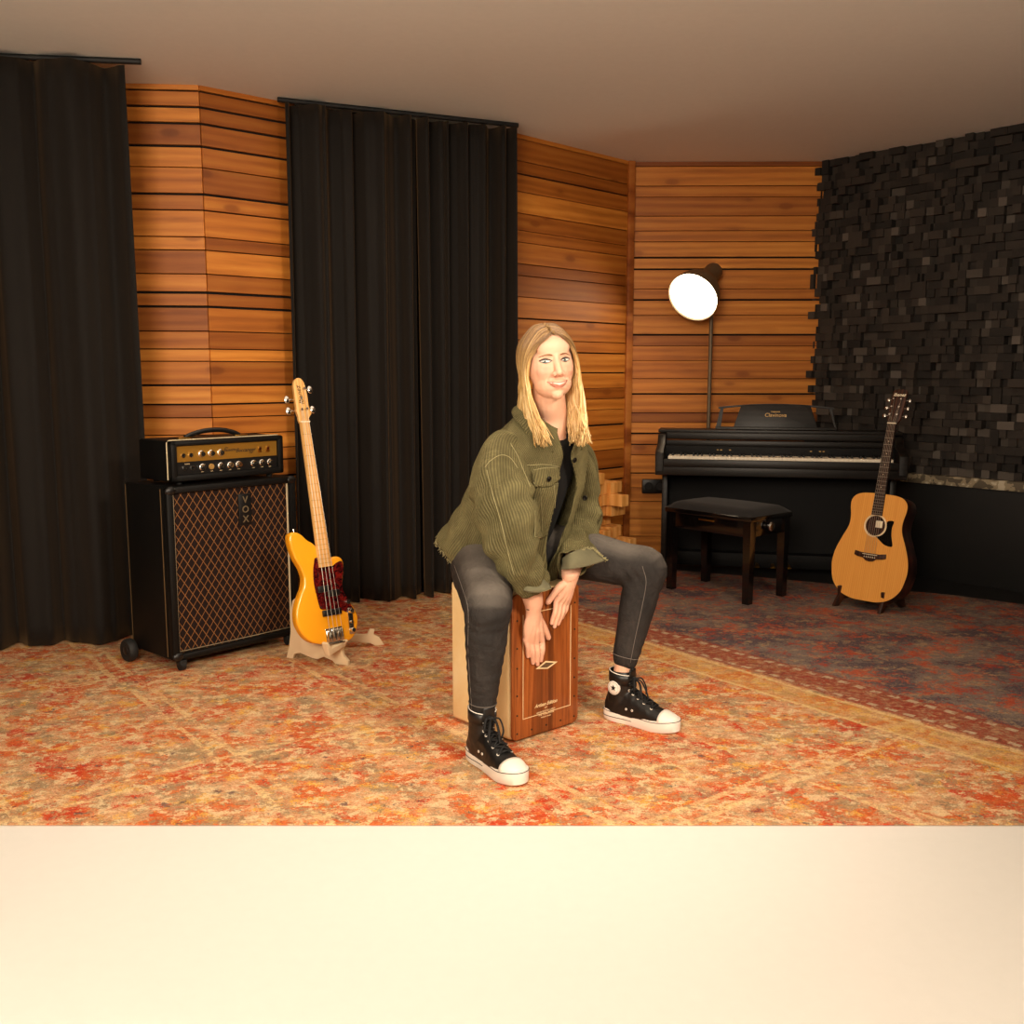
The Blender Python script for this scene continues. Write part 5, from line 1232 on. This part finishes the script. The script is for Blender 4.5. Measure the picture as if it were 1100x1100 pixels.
# ---- high-top shoes
def shoe(heel, toe, label, lace_side, badge):
    d = (toe - heel); d.z = 0; L = .285; d.normalize(); l = V((-d.y, d.x, 0)); M0 = basis(d, l, V((0, 0, 1)), (heel.x, heel.y, ZF))
    def W(p): return M0 @ V(p)
    outl = [(0.0, 0), (.012, .026), (.05, .034), (.10, .034), (.15, .040), (.20, .048), (.24, .046), (.272, .030), (.286, 0), (.274, -.028), (.245, -.042), (.20, -.044), (.15, -.038), (.10, -.033), (.05, -.034), (.012, -.026)]
    O = [(p.x, p.y) for p in closed_catmull([(*p, 0) for p in outl], 4)]
    def rise(x): return .010 * sstep(.20, .29, x) + .004 * sstep(.05, 0, x)
    up = MB(); rings = []
    # foot part
    for x, wy, zt in ((.012, .026, .085), (.04, .034, .100), (.08, .036, .118), (.12, .038, .112), (.16, .041, .092), (.20, .043, .072), (.24, .039, .058), (.268, .026, .052)):
        z0 = .030 + rise(x); rings.append([W((x, wy * math.copysign(abs(math.cos(a)) ** .75, math.cos(a)), z0 + (zt - z0) * max(0, math.sin(a)) ** .8 if math.sin(a) > 0 else z0 + .004 * math.sin(a))) for a in [2 * PI * k / 24 for k in range(24)]])
    up.loft(rings); up.limb([W((.060, 0, .07)), W((.063, 0, .11)), W((.066, 0, .140)), W((.067, 0, .152))], [(.050, .037), (.046, .037), (.044, .038), (.044, .039)], 5, 20, up=tuple(d))
    vs, fs, ns = remeshed(up, .0035, 6, .5)
    for i, p in enumerate(vs): vs[i] = p + ns[i] * (.0012 * noise.noise(p * 60) + .0015 * noise.noise(p * 25))
    sh = newmesh('shoe', vs, fs, M_leather, PR); sh['label'] = label; B = quickbvh(vs, fs)
    # collar opening and tongue
    mb = MB(); mb.limb([W((.098, 0, .125)), W((.104, 0, .155)), W((.106, 0, .186))], [(.006, .022), (.006, .023), (.005, .020)], 5, 16, up=tuple(d)); mb.build('tongue', M_leather, sh, True, 180, world=True)
    mb = MB(); ring = []
    for k in range(41):
        a = lerp(.55, 2 * PI - .55, k / 40); ring.append(W((.067 + .045 * math.cos(a), .040 * math.sin(a), .172 - .006 * math.cos(a))))
    rows = [[p - V((0, 0, .035)) for p in ring], [p - V((0, 0, .015)) for p in ring], ring]; sheet('ankle_collar', rows, M_leather, sh, .005); mb.tube(ring, .0018, 6); mb.build('collar_piping', M_sole, sh, True, 180, world=True)
    # platform sole
    so = MB(); lay = []
    for z, s_ in ((0, .96), (.003, .995), (.018, 1.0), (.034, 1.0), (.0375, .985), (.038, .9)):
        lay.append([W((.143 + (x - .143) * s_, y * (s_ + (.01 if s_ == 1 else 0)), z * (1 if z > .004 else 1) + rise(x) * (.8 if z < .01 else 1) - (0 if z > .01 else rise(x) * .2))) for x, y in O])
    so.loft(lay); sole = so.build('sole', M_sole, sh, True, 50, world=True); sole['label'] = 'thick white rubber sole'
    mb = MB(); mb.tube([W((.143 + (x - .143) * 1.004, y * 1.016, .0335 + rise(x))) for x, y in O] + [W((.143 + (O[0][0] - .143) * 1.004, O[0][1] * 1.016, .0335 + rise(O[0][0])))], .0011, 5); mb.build('sole_stripe', M_bpla, sole, True, 180, world=True)
    back = [p for p in O if p[0] < .13]; back.sort(key=lambda p: math.atan2(p[1], p[0] - .06) % (2 * PI)); mb = MB(); mb.tube([W((.143 + (x - .143) * 1.004, y * 1.02, .017)) for x, y in back], .0011, 5); mb.build('sole_stripe', M_bpla, sole, True, 180, world=True)
    # toe cap
    tc_ = MB(); rr_ = []
    for x, wy, zt in ((.226, .0430, .0660), (.236, .0415, .0630), (.248, .0375, .0590), (.261, .0310, .055), (.272, .0215, .051), (.280, .008, .047)):
        z0 = .034 + rise(x); rr_.append([W((x - .004 * abs(math.cos(a)) ** 2 * (1 if x < .22 else .2), wy * math.cos(a) * 1.03, z0 + (zt + .003 - z0) * math.sin(a) ** .8)) for a in [PI * k / 18 for k in range(19)]])
    vs_ = [p for r in rr_ for p in r]; fs_ = [[j * 19 + k, j * 19 + k + 1, (j + 1) * 19 + k + 1, (j + 1) * 19 + k] for j in range(5) for k in range(18)]
    solid(newmesh('toe_cap', vs_, fs_, M_sole, sh), .003)
    # eyelets and laces: rows run from the vamp up the shaft
    spine = catmull([(.198, 0, .075), (.165, 0, .090), (.142, 0, .107), (.125, 0, .124), (.114, 0, .142), (.110, 0, .160)], 6)
    def onshoe(x, y, z):
        p = W((x, y, z)); c = W((x - .05, 0, z - .05)); dd = (p - c).normalized(); r = B.ray_cast(p + dd * .05, -dd); return (r[0], r[1]) if r[0] else (p, dd)
    rows_ = []
    for k in range(7):
        s_ = spine[int(round(k * (len(spine) - 1) / 6))]; row = []
        for sd in (-1, 1):
            q, n = onshoe(s_.x - .006, sd * (.021 + .002 * (6 - k) / 6), s_.z - .004); row.append((q, n))
            F = frame_z(q + n * .0008, n); mb = MB(); mb.lathe([(.0024, .0), (.0024, .0016), (.0042, .0018), (.0046, 0)], 14, F, False); mb.build('eyelet', M_eyelet, sh, True, 180, world=True)
        rows_.append(row)
    lc = MB()
    for k in range(7):
        (a, na), (b, nb) = rows_[k]; mid = (a + b) / 2 + (na + nb).normalized() * .010
        lc.tube(catmull([a + na * .002, mid, b + nb * .002], 6), .0040, 6, True, .6)
        if k < 6:
            for sd in (0, 1):
                a2, n2 = rows_[k][sd]; b2, m2 = rows_[k + 1][1 - sd]; lc.tube(catmull([a2 + n2 * .002, (a2 + b2) / 2 + (n2 + m2).normalized() * .012, b2 + m2 * .002], 6), .0040, 6, True, .6)
    knot = (rows_[6][0][0] + rows_[6][1][0]) / 2 + d * .014; lc.ell(knot, (.009, .009, .008))
    ls = lace_side
    for o1, o2, o3 in ((V((.03, .020 * ls, -.004)), V((.045, .034 * ls, -.03)), V((.052, .036 * ls, -.052))), (V((.012, -.024, .004)), V((.02, -.034, -.022)), V((.014, -.024, -.034))), (V((.014, .022, .0)), V((.03, .026, -.03)), V((.034, .018, -.05))), (V((.020, .006, -.004)), V((.040, .004, -.03)), V((.058, -.004, -.058)))):
        lc.tube(catmull([knot] + [knot + M0.to_3x3() @ V(o) for o in (o1, o2, o3)], 8), .0042, 6, True, .6)
    lc.build('laces', M_lace, sh, True, 180, world=True)
    # small vent eyelets and, on the ankle, the round star badge
    for sd in (-1, 1):
        for x in (.105, .128):
            r = B.ray_cast(W((x, sd * .12, .056)), -l * sd)
            if r[0]: F = frame_z(r[0] + l * sd * .0006, l * sd); mb = MB(); mb.lathe([(.0022, .0), (.0022, .0012), (.004, .0014), (.0044, 0)], 12, F, False); mb.build('vent_eyelet', M_eyelet, sh, True, 180, world=True)
    if badge:
        sd = badge; r = B.ray_cast(W((.058, sd * .15, .122)), -l * sd); n = (l * sd + r[1] * (1 if r[1].dot(l * sd) > 0 else -1)).normalized(); xa = V((0, 0, 1)).cross(n).normalized(); F = basis(xa, n.cross(xa), n, r[0] + n * .0045)
        mb = MB(); mb.lathe([(.0235, -.006), (.0235, .001), (.0225, .0018), (.0005, .0018)], 32, F); bg = mb.build('ankle_badge', M_sole, sh, True, 40, world=True); bg['label'] = 'round white ankle badge with a dark star'
        mb = MB(); mb.lathe([(.0200, .0019), (.0200, .0023), (.0193, .0023), (.0193, .0019)], 32, F, False); mb.build('badge_ring', M_bpla, bg, True, 40, world=True)
        st_ = [((.0115 if k % 2 == 0 else .0048) * math.sin(k * PI / 5), (.0115 if k % 2 == 0 else .0048) * math.cos(k * PI / 5)) for k in range(10)]
        mb = MB(); mb.prism(st_, .0019, .0026, F); mb.build('star', M_bpla, bg, False, world=True)
    return M0
shoe(*SHOES[0], 'black high-top shoe with white platform sole, nearer the viewer', -1, 0)
shoe(*SHOES[1], 'black high-top shoe with a round white ankle badge', -1, -1)
# small wrist tattoo
q, n = hit(HB, 567, 655); mb = MB(); mb.ell(q + n * .0003, (.006, .003, .0006), frame_z((0, 0, 0), n).to_3x3(), 12, 6); mb.build('wrist_tattoo', plain('faded_ink', '#6a4a3c', .7), PR, world=True)
